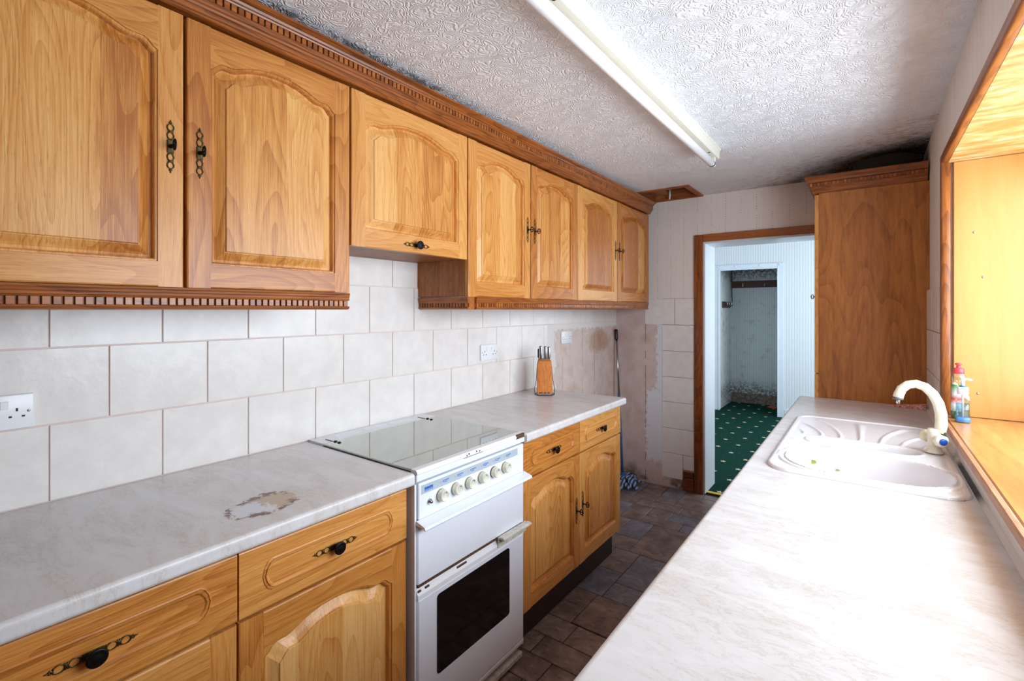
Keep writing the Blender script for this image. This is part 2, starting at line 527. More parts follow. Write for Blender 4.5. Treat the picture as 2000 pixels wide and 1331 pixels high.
def mat_glass(name, tint=(1, 1, 1, 1), gloss=0.12):
    m = bpy.data.materials.new(name)
    m.use_nodes = True
    nt = m.node_tree
    nt.nodes.clear()
    out = nt.nodes.new('ShaderNodeOutputMaterial')
    mx = nt.nodes.new('ShaderNodeMixShader')
    tr = nt.nodes.new('ShaderNodeBsdfTransparent')
    gl = nt.nodes.new('ShaderNodeBsdfGlossy')
    tr.inputs[0].default_value = tint
    gl.inputs['Roughness'].default_value = 0.03
    mx.inputs[0].default_value = gloss
    nt.links.new(tr.outputs[0], mx.inputs[1])
    nt.links.new(gl.outputs[0], mx.inputs[2])
    nt.links.new(mx.outputs[0], out.inputs[0])
    return m


def mat_stripes(name, a, b, freq, axis=1):
    t = NT(name, 0.8)
    p = t.sep(t.coord())
    w = t.math('ADD', t.math('SINE', t.math('MULTIPLY', p[axis], freq)), t.math('MULTIPLY', t.noise(t.coord(), 60, 3, .6), 1.2))
    t.col(t.ramp(t.math('MULTIPLY_ADD', w, 0.4, 0.2), (0.40, lin(*a)), (0.55, lin(*b))))
    return t.m


M_tile = mat_cream_tile()
M_plaster = mat_plaster()
M_end = mat_end_wall()
M_rw = mat_right_wall()
M_ceil = mat_ceiling()
M_top = mat_worktop('marbled_worktop')
M_top_burn = mat_worktop('marbled_worktop_scorched', True)
M_flag = mat_flag()
M_carpet = mat_carpet()
M_hall = mat_ribbed_paper('hall_ribbed_paper', (214, 219, 221), (230, 234, 236), 'x')
M_hall_y = mat_ribbed_paper('hall_ribbed_paper_side', (214, 219, 221), (230, 234, 236), 'y')
M_cup = mat_ribbed_paper('cupboard_ribbed_paper', (200, 206, 204), (222, 226, 226), 'x', True)
M_cup_y = mat_ribbed_paper('cupboard_ribbed_paper_side', (200, 206, 204), (222, 226, 226), 'y', True)
M_sink = plain('sink_composite', (232, 228, 230), 0.22, spec=0.6)
M_tap = mat_tap()
M_head = mat_reveal_head()
M_glass = mat_glass('window_glass', (0.96, 0.98, 1, 1), 0.06)
M_lid = plain('smoked_mirror_lid', (176, 180, 174), 0.04, 1.0)
M_ovenglass = plain('oven_glass', (14, 12, 14), 0.06, spec=0.6)
M_grey_strip = plain('control_strip_grey', (178, 192, 204), 0.4)
M_blue_print = plain('blue_print', (34, 100, 190), 0.4)
M_red_print = plain('red_print', (214, 150, 160), 0.4)
M_knob = plain('yellowed_knob', (234, 230, 212), 0.35, vary=0.2, vscale=60)
M_knob_rim = plain('knob_grime', (150, 142, 96), 0.5)
M_rust = plain('rust_grime', (104, 72, 48), 0.8, vary=0.5, vscale=80)
M_foot = plain('worn_metal_bar', (206, 202, 194), 0.5, vary=0.4, vscale=50)


# ------------------------------------------------------------------ mesh helpers
class MB:
    """collects faces of one mesh"""
    def __init__(s):
        s.v, s.f, s.mi, s.sm = [], [], [], []

    def face(s, idx, mi=0, smooth=False):
        s.f.append(tuple(idx))
        s.mi.append(mi)
        s.sm.append(smooth)

    def box(s, x0, x1, y0, y1, z0, z1, mi=0):
        b = len(s.v)
        s.v += [(x0, y0, z0), (x1, y0, z0), (x1, y1, z0), (x0, y1, z0), (x0, y0, z1), (x1, y0, z1), (x1, y1, z1), (x0, y1, z1)]
        for q in ((3, 2, 1, 0), (4, 5, 6, 7), (0, 1, 5, 4), (1, 2, 6, 5), (2, 3, 7, 6), (3, 0, 4, 7)):
            s.face([b + i for i in q], mi)
        return s

    def cbox(s, x0, x1, y0, y1, z0, z1, c=0.002, mi=0):
        """box with chamfered edges"""
        lo, hi = (x0, y0, z0), (x1, y1, z1)
        bm = bmesh.new()
        bmesh.ops.create_cube(bm, size=1.0)
        for v in bm.verts:
            v.co = Vector([lo[i] + (v.co[i] + .5) * (hi[i] - lo[i]) for i in range(3)])
        c = min(c, 0.45 * min(hi[i] - lo[i] for i in range(3)))
        bmesh.ops.bevel(bm, geom=bm.edges[:], offset=c, segments=1, profile=0.5, affect='EDGES')
        return s.add_bm(bm, mi)

    def rbox(s, x0, x1, y0, y1, z0, z1, c=0.006, seg=3, mi=0):
        lo, hi = (x0, y0, z0), (x1, y1, z1)
        bm = bmesh.new()
        bmesh.ops.create_cube(bm, size=1.0)
        for v in bm.verts:
            v.co = Vector([lo[i] + (v.co[i] + .5) * (hi[i] - lo[i]) for i in range(3)])
        bmesh.ops.bevel(bm, geom=bm.edges[:], offset=c, segments=seg, profile=0.5, affect='EDGES')
        return s.add_bm(bm, mi, True)

    def add_bm(s, bm, mi=0, smooth=False):
        b = len(s.v)
        bm.verts.index_update()
        s.v += [tuple(v.co) for v in bm.verts]
        for f in bm.faces:
            s.face([b + v.index for v in f.verts], mi, smooth)
        bm.free()
        return s

    def loft(s, rings, mi=0, smooth=True, closed=True, cap0=False, cap1=False):
        b = len(s.v)
        n = len(rings[0])
        for r in rings:
            s.v += [tuple(p) for p in r]
        for i in range(len(rings) - 1):
            for j in range(n if closed else n - 1):
                k = (j + 1) % n
                s.face((b + i * n + j, b + i * n + k, b + (i + 1) * n + k, b + (i + 1) * n + j), mi, smooth)
        if cap0:
            s.face([b + j for j in range(n - 1, -1, -1)], mi)
        if cap1:
            s.face([b + (len(rings) - 1) * n + j for j in range(n)], mi)
        return s

    def tube(s, pts, r, n=8, mi=0, cap=True, flat=1.0, closed=False):
        pts = [Vector(p) for p in pts]
        rs = r if isinstance(r, (list, tuple)) else [r] * len(pts)
        rings = []
        up = Vector((0, 0, 1))
        m = len(pts)
        side = None
        for i, p in enumerate(pts):
            if closed:
                t = pts[(i + 1) % m] - pts[i - 1]
            else:
                t = pts[min(i + 1, m - 1)] - pts[max(i - 1, 0)]
            if t.length < 1e-9:
                t = Vector((0, 0, 1))
            t.normalize()
            if side is None:
                a = up if abs(t.dot(up)) < 0.9 else Vector((1, 0, 0))
                side = t.cross(a).normalized()
            else:
                side = (side - t * side.dot(t)).normalized()
            u = side.cross(t).normalized()
            rings.append([p + (side * math.cos(2 * PI * j / n) + u * math.sin(2 * PI * j / n) * flat) * rs[i] for j in range(n)])
        if closed:
            rings.append(rings[0])
        return s.loft(rings, mi, True, True, cap and not closed, cap and not closed)

    def lathe(s, prof, c=(0, 0, 0), axis='z', n=20, mi=0):
        rings = []
        for r, h in prof:
            ring = []
            for j in range(n):
                a, b = r * math.cos(2 * PI * j / n), r * math.sin(2 * PI * j / n)
                q = {'z': (a, b, h), 'x': (h, a, b), 'y': (b, h, a), '-y': (a, -h, b), '-x': (-h, b, a)}[axis]
                ring.append((c[0] + q[0], c[1] + q[1], c[2] + q[2]))
            rings.append(ring)
        return s.loft(rings, mi, True, True, True, True)

    def prism(s, poly, h0, h1, axis='x', mi=0, smooth=False):
        """poly: list of 2D points; axis x -> (y,z), y -> (x,z), z -> (x,y)"""
        def pt(a, b, h):
            return {'x': (h, a, b), 'y': (a, h, b), 'z': (a, b, h)}[axis]
        r0 = [pt(a, b, h0) for a, b in poly]
        r1 = [pt(a, b, h1) for a, b in poly]
        return s.loft([r0, r1], mi, smooth, True, True, True)

    def obj(s, name, mats, parent=None, loc=None, rot=None, fix=True):
        me = bpy.data.meshes.new(name)
        me.from_pydata(s.v, [], s.f)
        if not isinstance(mats, (list, tuple)):
            mats = [mats]
        for m in mats:
            me.materials.append(m)
        me.polygons.foreach_set('material_index', s.mi)
        me.polygons.foreach_set('use_smooth', s.sm)
        if fix:
            bm = bmesh.new()
            bm.from_mesh(me)
            bmesh.ops.recalc_face_normals(bm, faces=bm.faces[:])
            bm.to_mesh(me)
            bm.free()
        me.update()
        return link(name, me, parent, loc, rot)


def link(name, data, parent=None, loc=None, rot=None):
    o = bpy.data.objects.new(name, data)
    COL.objects.link(o)
    if parent is not None:
        o.parent = parent
    if loc is not None:
        o.location = loc
    if rot is not None:
        o.rotation_euler = rot
    return o


def tag(o, label=None, cat=None, group=None, kind=None):
    if label:
        o['label'] = label
    if cat:
        o['category'] = cat
    if group:
        o['group'] = group
    if kind:
        o['kind'] = kind
    return o


def thing(name, label, cat, loc=(0, 0, 0), rz=0.0, group=None):
    o = link(name, None, None, loc, (0, 0, rz))
    return tag(o, label, cat, group)


def struct(o, label=None, cat=None):
    return tag(o, label, cat, None, 'structure')


CH = 2.265      # ceiling height
YE = 3.796      # face of the end wall
XR = 1.965      # face of the right wall
YB = -1.9       # face of the rear wall
RNG = random.Random(7)

# ================================================================== SETTING
floor = struct(MB().box(-0.1, XR + 0.1, YB - 0.1, YE + 0.29, -0.12, -0.006).obj('floor', plain('floor_joint', (46, 36, 36), 0.8)),
               'brown and grey slate-look flag floor of the galley', 'floor')
# flags, laid out as in the room: module lines measured from the photograph
flags = []
flags += [(.645, .90, 1.89, 2.15), (.40, .645, 2.02, 2.15), (.40, .645, 1.885, 2.02), (.40, .682, 1.75, 1.885), (.682, .93, 1.75, 1.885),
          (.40, .60, 1.625, 1.75), (.60, .93, 1.625, 1.75), (.40, .71, 1.49, 1.625), (.71, .93, 1.49, 1.625),
          (.40, .668, 2.15, 2.40), (.668, .82, 2.15, 2.30), (.668, .93, 2.30, 2.64), (.40, .52, 2.40, 2.64), (.52, .668, 2.40, 2.64),
          (.82, .93, 2.15, 2.30), (.90, 1.16, 1.885, 2.15),
          (.595, .86, 2.64, 3.06), (.44, .595, 2.81, 3.06), (.30, .595, 2.64, 2.81), (.30, .44, 2.81, 3.06),
          (.495, .75, 3.06, 3.18), (.35, .495, 3.06, 3.32), (.495, .64, 3.18, 3.32), (.64, .86, 3.18, 3.32), (.75, .86, 3.06, 3.18),
          (.10, .35, 3.06, 3.32),
          (.30, .455, 3.46, 3.70), (.455, .595, 3.44, 3.57), (.455, .595, 3.57, 3.79), (.36, .455, 3.32, 3.46), (.455, .67, 3.32, 3.44),
          (.595, .86, 3.44, 3.70), (.67, .86, 3.32, 3.44), (.13, .30, 3.46, 3.60), (.13, .30, 3.60, 3.79), (.30, .455, 3.70, 3.79),
          (.10, .36, 3.32, 3.46), (.595, .72, 3.70, 3.79), (.72, .86, 3.70, 3.79), (.02, .13, 3.46, 3.79)]
for (ya, yb, xs) in ((3.50, 3.79, (.86, 1.0, 1.24, 1.46)), (3.20, 3.50, (.86, 1.12, 1.26, 1.46)), (2.90, 3.20, (.86, 1.0, 1.26, 1.46)),
                     (2.64, 2.90, (.86, 1.14, 1.28, 1.46)), (2.40, 2.64, (.93, 1.06, 1.32, 1.46)), (2.15, 2.40, (.93, 1.20, 1.46)),
                     (1.885, 2.15, (1.16, 1.30, 1.46)), (1.625, 1.885, (.93, 1.06, 1.30, 1.46)), (1.36, 1.625, (.93, 1.20, 1.46)),
                     (1.36, 1.49, (.52, .66, .93)), (1.10, 1.36, (.50, .76, .90, 1.16, 1.46)), (.84, 1.10, (.50, .64, .90, 1.16, 1.46)),
                     (.58, .84, (.50, .76, 1.02, 1.16, 1.46)), (.32, .58, (.50, .64, .90, 1.16, 1.46)), (.06, .32, (.50, .76, .90, 1.16, 1.46)),
                     (-.20, .06, (.50, .64, .90, 1.16, 1.46)), (-.50, -.20, (.50, .76, 1.02, 1.46)), (-.8, -.5, (.2, .5, .8, 1.1, 1.4, 1.7)),
                     (-1.1, -.8, (.2, .4, .7, 1.0, 1.3, 1.7)), (-1.4, -1.1, (.2, .5, .8, 1.1, 1.4, 1.7)), (-1.7, -1.4, (.2, .4, .7, 1.0, 1.3, 1.7)),
                     (1.49, 2.40, (.2, .40)), (2.40, 3.06, (.10, .30))):
    for xa, xb in zip(xs, xs[1:]):
        flags.append((xa, xb, ya, yb))
for i, (xa, xb, ya, yb) in enumerate(flags):
    if xb - xa < 0.03:
        continue
    g = 0.0018
    w, h = xb - xa - 2 * g, yb - ya - 2 * g
    MB().cbox(-w / 2, w / 2, -h / 2, h / 2, -0.0055, RNG.uniform(-.0006, .0006), 0.002).obj('floor_tile', M_flag, floor, ((xa + xb) / 2, (ya + yb) / 2, 0))

# ceiling with the hatch opening at the end wall
HX0, HX1, HY0, HY1 = 0.335, 0.715, 3.40, 3.775
cb = MB()
cb.box(-0.1, XR + 0.1, YB - 0.1, HY0, CH, CH + 0.1)
cb.box(-0.1, HX0, HY0, HY1, CH, CH + 0.1)
cb.box(HX1, XR + 0.1, HY0, HY1, CH, CH + 0.1)
cb.box(-0.1, XR + 0.1, HY1, YE + 0.0, CH, CH + 0.1)
ceiling = struct(cb.obj('ceiling', M_ceil), 'white artex swirl ceiling with black mould in one corner', 'ceiling')

# walls
wall_left = struct(MB().box(-0.15, 0.0, YB - 0.1, YE, -0.1, CH + 0.1).obj('wall_left', M_plaster),
                   'cream tiled wall with bare pink plaster patch', 'wall')
DX0, DX1, DZ = 0.71, 1.47, 1.91      # doorway
wb = MB()
wb.box(-0.15, DX0, YE, YE + 0.28, -0.1, CH + 0.1)
wb.box(DX1, XR + 0.4, YE, YE + 0.28, -0.1, CH + 0.1)
wb.box(DX0, DX1, YE, YE + 0.28, DZ, CH + 0.1)
wall_end = struct(wb.obj('wall_end', M_end), 'end wall with ribbed wallpaper, cream tiles and stripped plaster', 'wall')

WY0, WY1, WZ0, WZ1 = 0.55, 2.59, 0.955, 1.985   # window opening
wb = MB()
wb.box(XR, XR + 0.36, YB - 0.1, WY0, -0.1, CH + 0.1)
wb.box(XR, XR + 0.36, WY1, YE, -0.1, CH + 0.1)
wb.box(XR, XR + 0.36, WY0, WY1, -0.1, WZ0)
wb.box(XR, XR + 0.36, WY0, WY1, WZ1 + 0.012, CH + 0.1)
wall_right = struct(wb.obj('wall_right', M_rw), 'pale papered wall around the sink window', 'wall')
wb = MB()
wb.box(-0.15, 0.25, YB - 0.15, YB, -0.1, CH + 0.1)
wb.box(1.95, XR + 0.36, YB - 0.15, YB, -0.1, CH + 0.1)
wb.box(0.25, 1.95, YB - 0.15, YB, 2.05, CH + 0.1)
wall_rear = struct(wb.obj('wall_rear', M_rw), 'plain papered rear wall around the added back door', 'wall')
bd = link('added_door', None)  # added door, never in view; its solid panels shut out the sky
struct(bd, 'added white panelled back door, unseen behind the galley', 'door')
m = MB()
for xa, xb, za, zb in ((.25, .32, 0, 2.05), (1.88, 1.95, 0, 2.05), (.32, 1.88, 1.98, 2.05), (.32, 1.88, 0, .14), (1.07, 1.13, .14, 1.98)):
    m.cbox(xa, xb, YB - 0.10, YB - 0.04, za, zb, 0.004)
m.obj('added_door_frame', paint_white, bd)
for xa, xb in ((.32, 1.07), (1.13, 1.88)):
    MB().box(xa, xb, YB - 0.075, YB - 0.060, .14, 1.98).obj('added_door_panel', paint_white, bd)


# ---------------- wall tiles
tile_cache = {}


def tile_mesh(w, h, axis):
    key = (round(w, 3), round(h, 3), axis)
    if key not in tile_cache:
        b = MB()
        if axis == 'x':
            b.cbox(0, 0.0042, -w / 2, w / 2, -h / 2, h / 2, 0.0011)
        elif axis == '-x':
            b.cbox(-0.012, 0, -w / 2, w / 2, -h / 2, h / 2, 0.0016)
        else:
            b.cbox(-w / 2, w / 2, -0.0042, 0, -h / 2, h / 2, 0.0011)
        tmp = b.obj('tile', M_tile)
        me = tmp.data
        bpy.data.objects.remove(tmp)
        tile_cache[key] = me
    return tile_cache[key]


GR = 0.0017


def lay(wall, axis, face, a0, a1, z0, z1):
    w, h = a1 - a0 - 2 * GR, z1 - z0 - 2 * GR
    if w < 0.01 or h < 0.01:
        return
    c, zc = (a0 + a1) / 2, (z0 + z1) / 2
    link('tile', tile_mesh(w, h, axis), wall, (face, c, zc) if axis in ('x', '-x') else (c, face, zc))


def row(wall, axis, face, start, z0, z1, lo, hi, pitch=0.25):
    a = start
    while a + pitch <= lo + 1e-6:
        a += pitch
    while a < hi - 1e-6:
        lay(wall, axis, face, max(a, lo), min(a + pitch, hi), z0, z1)
        a += pitch


row(wall_left, 'x', 0.0, -0.961, 0.90, 1.10, -0.75, 2.655)
row(wall_left, 'x', 0.0, -0.838, 1.10, 1.30, -0.75, 2.705)
row(wall_left, 'x', 0.0, -0.961, 1.30, 1.50, -0.75, 3.79)
row(wall_left, 'x', 0.0, -0.838, 1.50, 1.70, 0.975, 1.556)
for x0, x1 in ((.25, .493), (.493, .644)):
    lay(wall_end, 'y', YE, x0, x1, 1.280, 1.486)
for z0, z1 in ((1.073, 1.279), (.869, 1.073), (.672, .869), (.466, .672), (.269, .466)):
    lay(wall_end, 'y', YE, .392, .644, z0, z1)
lay(wall_end, 'y', YE, .392, .556, .073, .269)
lay(wall_end, 'y', YE, .556, .644, .157, .269)
for z0, z1, st in ((1.30, 1.50, 2.49), (1.10, 1.30, 2.40), (.90, 1.10, 2.49)):
    row(wall_right, '-x', XR, st, z0, z1, 2.625, 3.235)
row(wall_right, '-x', XR, 0.53, 0.8995, 0.9548, 0.40, 2.625)

def mat_sealant():
    t = NT('mouldy_sealant', .5)
    P = t.coord()
    x, y, z = t.sep(P)
    n = t.noise(P, 14, 4, .6)
    band = t.math('MULTIPLY', t.step(y, 1.66, 1.78), t.step(y, 2.16, 2.06))
    mm = t.math('MULTIPLY', band, t.step(n, .28, .46))
    t.col(t.mix(mm, lin(226, 216, 204), lin(30, 26, 22)))
    return t.m


MB().prism([(1.9528, .9006), (1.9435, .9006), (1.9475, .9040), (1.9528, .9100)], -.45, 3.23, 'y').obj('sealant', mat_sealant(), wall_right)

# ---------------- doorway to the hall
t1 = link('trim_1', None)
struct(t1, 'stained pine frame around the hall doorway', 'door frame')
for (xa, xb) in ((.646, .709), (1.471, 1.49)):
    b = MB().cbox(xa, xb, YE - 0.022, YE - 0.0005, 0.001, 1.966, 0.004)
    b.obj('upright', pine_frame, t1)
MB().cbox(.7095, 1.4705, YE - 0.022, YE - 0.0005, 1.912, 1.966, 0.004).obj('head', pine_frame_x, t1)
t2 = link('trim_2', None)
struct(t2, 'white painted lining inside the hall doorway', 'door lining')
MB().box(DX0, DX0 + 0.012, YE - 0.001, YE + 0.282, 0.004, DZ).obj('side_lining', paint_white, t2)
MB().box(DX1 - 0.012, DX1, YE - 0.001, YE + 0.282, 0.004, DZ).obj('side_lining', paint_white, t2)
MB().box(DX0 + .012, DX1 - .012, YE - 0.001, YE + 0.282, DZ - 0.012, DZ).obj('head_lining', paint_white, t2)
bb = MB()
bb.cbox(.560, .642, YE - 0.019, YE - 0.0005, .002, .098, .003)
bb.cbox(.560, .642, YE - 0.015, YE - 0.0005, .098, .150, .006)
struct(bb.obj('baseboard_end', dark_trim_x), 'short dark brown skirting piece beside the doorway', 'skirting')
struct(MB().cbox(.723, 1.455, 3.832, 3.866, 0.0, 0.009, .003).obj('trim_3', yellow_m), 'yellow threshold strip at the carpet edge', 'threshold')

# ---------------- hall and cupboard
YH, HT = 7.09, 2.40
struct(MB().box(-0.1, 2.75, YE + 0.285, 8.0, -0.1, 0.004).box(.712, 1.468, 3.845, 4.09, -.1, .004).obj('floor_hall', M_carpet),
       'dark green hall carpet with small cream motifs', 'carpet')
struct(MB().box(-0.1, 2.75, YE + 0.28, 8.0, HT, HT + 0.1).obj('ceiling_hall', plain('hall_ceiling', (224, 228, 232), .8)), 'plain white hall ceiling', 'ceiling')
struct(MB().box(-0.12, -0.01, YE + 0.28, YH, 0, HT).obj('wall_hall_left', M_hall_y), 'pale blue ribbed left wall of the hall', 'wall')
struct(MB().box(-0.1, 0.712, YE + 0.281, YE + 0.30, 0, HT).box(1.468, 2.7, YE + 0.281, YE + 0.30, 0, HT).box(.712, 1.468, YE + 0.281, YE + 0.30, 1.91, HT).obj('wall_hall_front', M_hall),
       'pale ribbed hall wall around the kitchen doorway', 'wall')
IX0, IX1, IZ = 0.045, 0.775, 1.948
wb = MB()
wb.box(-0.1, IX0, YH, YH + 0.1, 0, HT)
wb.box(IX1, 2.72, YH, YH + 0.1, 0, HT)
wb.box(IX0, IX1, YH, YH + 0.1, IZ, HT)
struct(wb.obj('wall_hall_back', M_hall), 'pale blue ribbed paper wall around the cupboard opening', 'wall')
wb = MB()
wb.box(2.60, 2.70, YE + .28, 4.5, 0, HT).box(2.60, 2.70, 6.6, YH + .1, 0, HT).box(2.60, 2.70, 4.5, 6.6, 0, .55).box(2.60, 2.70, 4.5, 6.6, 2.15, HT)
struct(wb.obj('wall_hall_right', M_hall_y), 'hall wall with its window', 'wall')
w2 = struct(link('window_2', None), 'white framed hall window', 'window')
m = MB()
for ya, yb, za, zb in ((4.5, 4.56, .55, 2.15), (6.54, 6.6, .55, 2.15), (4.56, 6.54, .55, .61), (4.56, 6.54, 2.09, 2.15), (5.52, 5.58, .61, 2.09)):
    m.cbox(2.61, 2.65, ya, yb, za, zb, .004)
m.obj('window_frame', paint_white, w2)
for ya, yb in ((4.56, 5.52), (5.58, 6.54)):
    MB().box(2.628, 2.632, ya, yb, .61, 2.09).obj('pane', M_glass, w2)
# architrave of the cupboard opening
t4 = struct(link('trim_4', None), 'white painted architrave around the cupboard opening', 'architrave')
for xa, xb in ((-0.008, IX0 + .012), (IX1 - .012, .838)):
    m = MB()
    m.cbox(xa, xb, YH - 0.02, YH - .001, 0.005, 2.01, .004)
    c = xb - .018 if xa < .3 else xa
    m.cbox(c, c + .018, YH - 0.028, YH - .019, 0.005, IZ, .003)
    m.obj('upright', paint_white, t4)
MB().cbox(IX0 + .012, IX1 - .012, YH - 0.02, YH - .001, IZ - .012, 2.01, .004).cbox(IX0 + .012, IX1 - .012, YH - 0.028, YH - .019, IZ - .012, IZ + .008, .003).obj('head', paint_white, t4)
for x in (.04, .26, .56, .79):
    MB().lathe([(.004, 0), (.012, .002), (.012, .008), (.004, .012)], (x, YH - .02, 1.985), '-y', 10).obj('screw_cap', paint_white, t4)
struct(MB().box(-.06, .03, YH + .1, 7.95, 0, 2.2).obj('wall_cupboard_left', M_cup_y), 'mouldy left side wall of the cupboard', 'wall')
struct(MB().box(-.06, 1.2, 7.86, 7.96, 0, 2.2).obj('wall_cupboard_back', M_cup), 'grey ribbed mouldy back wall of the cupboard', 'wall')
struct(MB().box(.86, .96, YH + .1, 7.86, 0, 2.2).obj('wall_cupboard_right', M_cup_y), 'right side wall of the cupboard', 'wall')
struct(MB().box(-.06, 1.2, YH + .1, 7.96, 2.2, 2.25).obj('ceiling_cupboard', M_cup), 'dark mouldy cupboard ceiling', 'ceiling')
skm = plain('flaking_skirting', (150, 132, 120), .8, vary=.6, vscale=30)
struct(MB().cbox(.031, .86, 7.842, 7.859, .005, .15, .004).obj('baseboard_cupboard_back', skm), 'flaking brown skirting at the cupboard back', 'skirting')
struct(MB().cbox(.031, .047, YH + .1, 7.841, .005, .15, .004).obj('baseboard_cupboard_left', plain('flaking_skirting_grey', (190, 190, 190), .8, vary=.7, vscale=30)), 'flaking grey skirting along the cupboard side', 'skirting')
struct(MB().cbox(.84, 2.60, YH - .014, YH - .001, .005, .11, .004).obj('baseboard_hall', paint_white), 'white skirting along the hall back wall', 'skirting')

# coat rails
cr = thing('coat_rail', 'long dark brown coat rail on the cupboard back wall', 'coat rail', (0, 7.859, 1.775))
MB().cbox(.055, .84, -.020, -.001, -.05, .05, .003).obj('board', rail_wood, cr)
for x in (.21, .50, .70):
    MB().tube([(x, -.02, .02), (x, -.045, .015), (x, -.055, -.01), (x, -.045, -.03), (x, -.03, -.03)], .006, 6).obj('hook', plastic_w if x < .3 else steel, cr)
cr = thing('coat_rail', 'short dark brown coat rail with metal hooks on the cupboard side wall', 'coat rail', (.031, 0, 1.47))
MB().cbox(0, .018, 7.32, 7.78, -.045, .045, .003).obj('board', rail_wood_y, cr)
for y in (7.40, 7.52, 7.64, 7.74):
    MB().tube([(.018, y, .03), (.05, y, .04), (.06, y, .01), (.045, y, -.02), (.018, y, -.02)], .006, 6).obj('hook', steel, cr)
cab = MB().tube([(.05, 7.84, 2.10), (.055, 7.84, 1.90), (.052, 7.835, 1.75), (.058, 7.82, 1.62), (.07, 7.78, 1.52)], .006, 6)
tag(cab.obj('cable', black_pl), 'thin black cable hanging in the cupboard corner', 'cable')
m = MB()
for k in range(3):
    m.tube([(.56 + .03 * k, 7.66 + .03 * k, .012), (.60 + .03 * k, 7.70, .022), (.66 + .02 * k, 7.71 - .02 * k, .014)], .008, 6)
m.rbox(.58, .67, 7.64, 7.70, .0045, .02, .004)
tag(m.obj('plastic_scrap', plain('orange_red_plastic', (196, 74, 40), .5)), 'small orange-red plastic piece on the cupboard carpet', 'litter')

# ---------------- window over the sink
w1 = struct(link('window_1', None), 'deep wooden window reveal above the sink', 'window')
MB().cbox(1.9850, 2.33, 2.571, 2.5895, .9805, 1.984, .002).obj('reveal_panel', reveal_wood, w1)
MB().cbox(XR + .003, 2.33, .551, .569, .9805, 1.984, .002).obj('reveal_panel', reveal_wood, w1)
MB().cbox(XR + .003, 2.33, .551, 2.5895, 1.985, 1.9965, .002).obj('head_lining', M_head, w1)
MB().cbox(1.957, 2.33, .551, 2.5695, .958, .980, .003).obj('window_sill', sill_wood, w1)
MB().cbox(1.941, 1.9565, .45, 2.62, .956, .9795, .003).obj('sill_nosing', nosing_wood, w1)
MB().rbox(1.948, 1.978, 2.5715, 2.612, .981, 2.022, .006, 2).obj('bead', pine_win, w1)
MB().rbox(1.948, 1.978, .50, 2.5705, 1.986, 2.022, .006, 2).obj('bead', pine_win_y, w1)
MB().rbox(1.948, 1.978, .512, .568, .981, 1.985, .006, 2).obj('bead', pine_win, w1)
for xx, zz in ((2.045, 1.70), (2.07, 1.525), (2.055, 1.075)):
    MB().lathe([(.0005, 0), (.0045, .0002), (.0045, .0012), (.002, .0016)], (xx, 2.571, zz), '-y', 10).obj('screw', steel, w1)
m = MB()
for ya, yb, za, zb in ((.57, .63, .981, 1.984), (2.51, 2.57, .981, 1.984), (.63, 2.51, .981, 1.04), (.63, 2.51, 1.925, 1.984), (1.54, 1.60, 1.04, 1.925)):
    m.cbox(2.27, 2.325, ya, yb, za, zb, .005)
m.obj('window_frame', paint_white, w1)
for ya, yb in ((.63, 1.54), (1.60, 2.51)):
    MB().box(2.296, 2.300, ya, yb, 1.04, 1.925).obj('pane', M_glass, w1)

# ---------------- ceiling hatch
ht = thing('ceiling_hatch', 'open timber-framed hatch hole in the ceiling by the cornice', 'hatch', (0, 0, CH))
for xa, xb, ya, yb, mt in ((HX0, HX1, HY0, HY0 + .02, old_wood), (HX0, HX1, HY1 - .02, HY1, old_wood), (HX0, HX0 + .02, HY0 + .02, HY1 - .02, old_wood_y), (HX1 - .035, HX1, HY0 + .02, HY1 - .02, old_wood_y)):
    MB().cbox(xa, xb, ya, yb, -.012, .09, .002).obj('frame_board', mt, ht)
MB().box(HX0 - .01, HX1 + .01, HY0 - .01, HY1 + .005, .10, .12).obj('backing_board', old_wood, ht)
MB().cbox(HX0 + .03, HX0 + .13, HY0 + .03, HY1 - .03, .03, .05, .002).obj('loose_board', old_wood_y, ht)
MB().tube([(HX0 + .14, HY1 - .05, -.008), (HX0 + .15, HY1 - .07, .02), (HX0 + .145, HY1 - .06, .06)], .007, 6).obj('plaster_drip', paint_white, ht)

# ================================================================== FITTED UNITS
def handle_plate_mesh():
    b = MB()
    b.cbox(0, .0022, -.0075, .0075, -.016, .016, .0008)
    for s in (-1, 1):
        for c in (.0265, .0470):
            b.tube([(.0015, .0072 * math.sin(2 * PI * k / 10), s * (c + .0085 * math.cos(2 * PI * k / 10))) for k in range(10)], 0.0013, 5, closed=True)
        for q in (-1, 1):
            b.tube([(.0015, q * .0062, s * .0345), (.0015, q * .001, s * .0368), (.0015, -q * .0062, s * .0392)], .0013, 5)
            b.tube([(.0015, q * .001, s * .0168), (.0015, q * .0045, s * .0180), (.0015, q * .0062, s * .0192)], .0013, 5)
        b.tube([(.0015, 0, s * .0555), (.0015, .003, s * .0585), (.0015, 0, s * .0615), (.0015, -.003, s * .0585)], .0016, 5, closed=True)
        b.tube([(.0015, 0, s * .0615), (.0015, 0, s * .0660)], [.0016, .0007], 5)
    o = b.obj('handle_plate', antique)
    me = o.data
    bpy.data.objects.remove(o)
    return me


def key_mesh():
    b = MB()
    b.tube([(.001, 0, 0), (.006, 0, 0), (.007, 0, 0), (.020, 0, 0)], [.0055, .0055, .003, .003], 8)
    b.tube([(.027 + .0075 * math.cos(2 * PI * k / 14), 0, .0125 * math.sin(2 * PI * k / 14)) for k in range(14)], .0024, 6, closed=True)
    b.tube([(.019, 0, 0), (.034, 0, 0)], .002, 6)
    o = b.obj('key_knob', iron)
    me = o.data
    bpy.data.objects.remove(o)
    return me


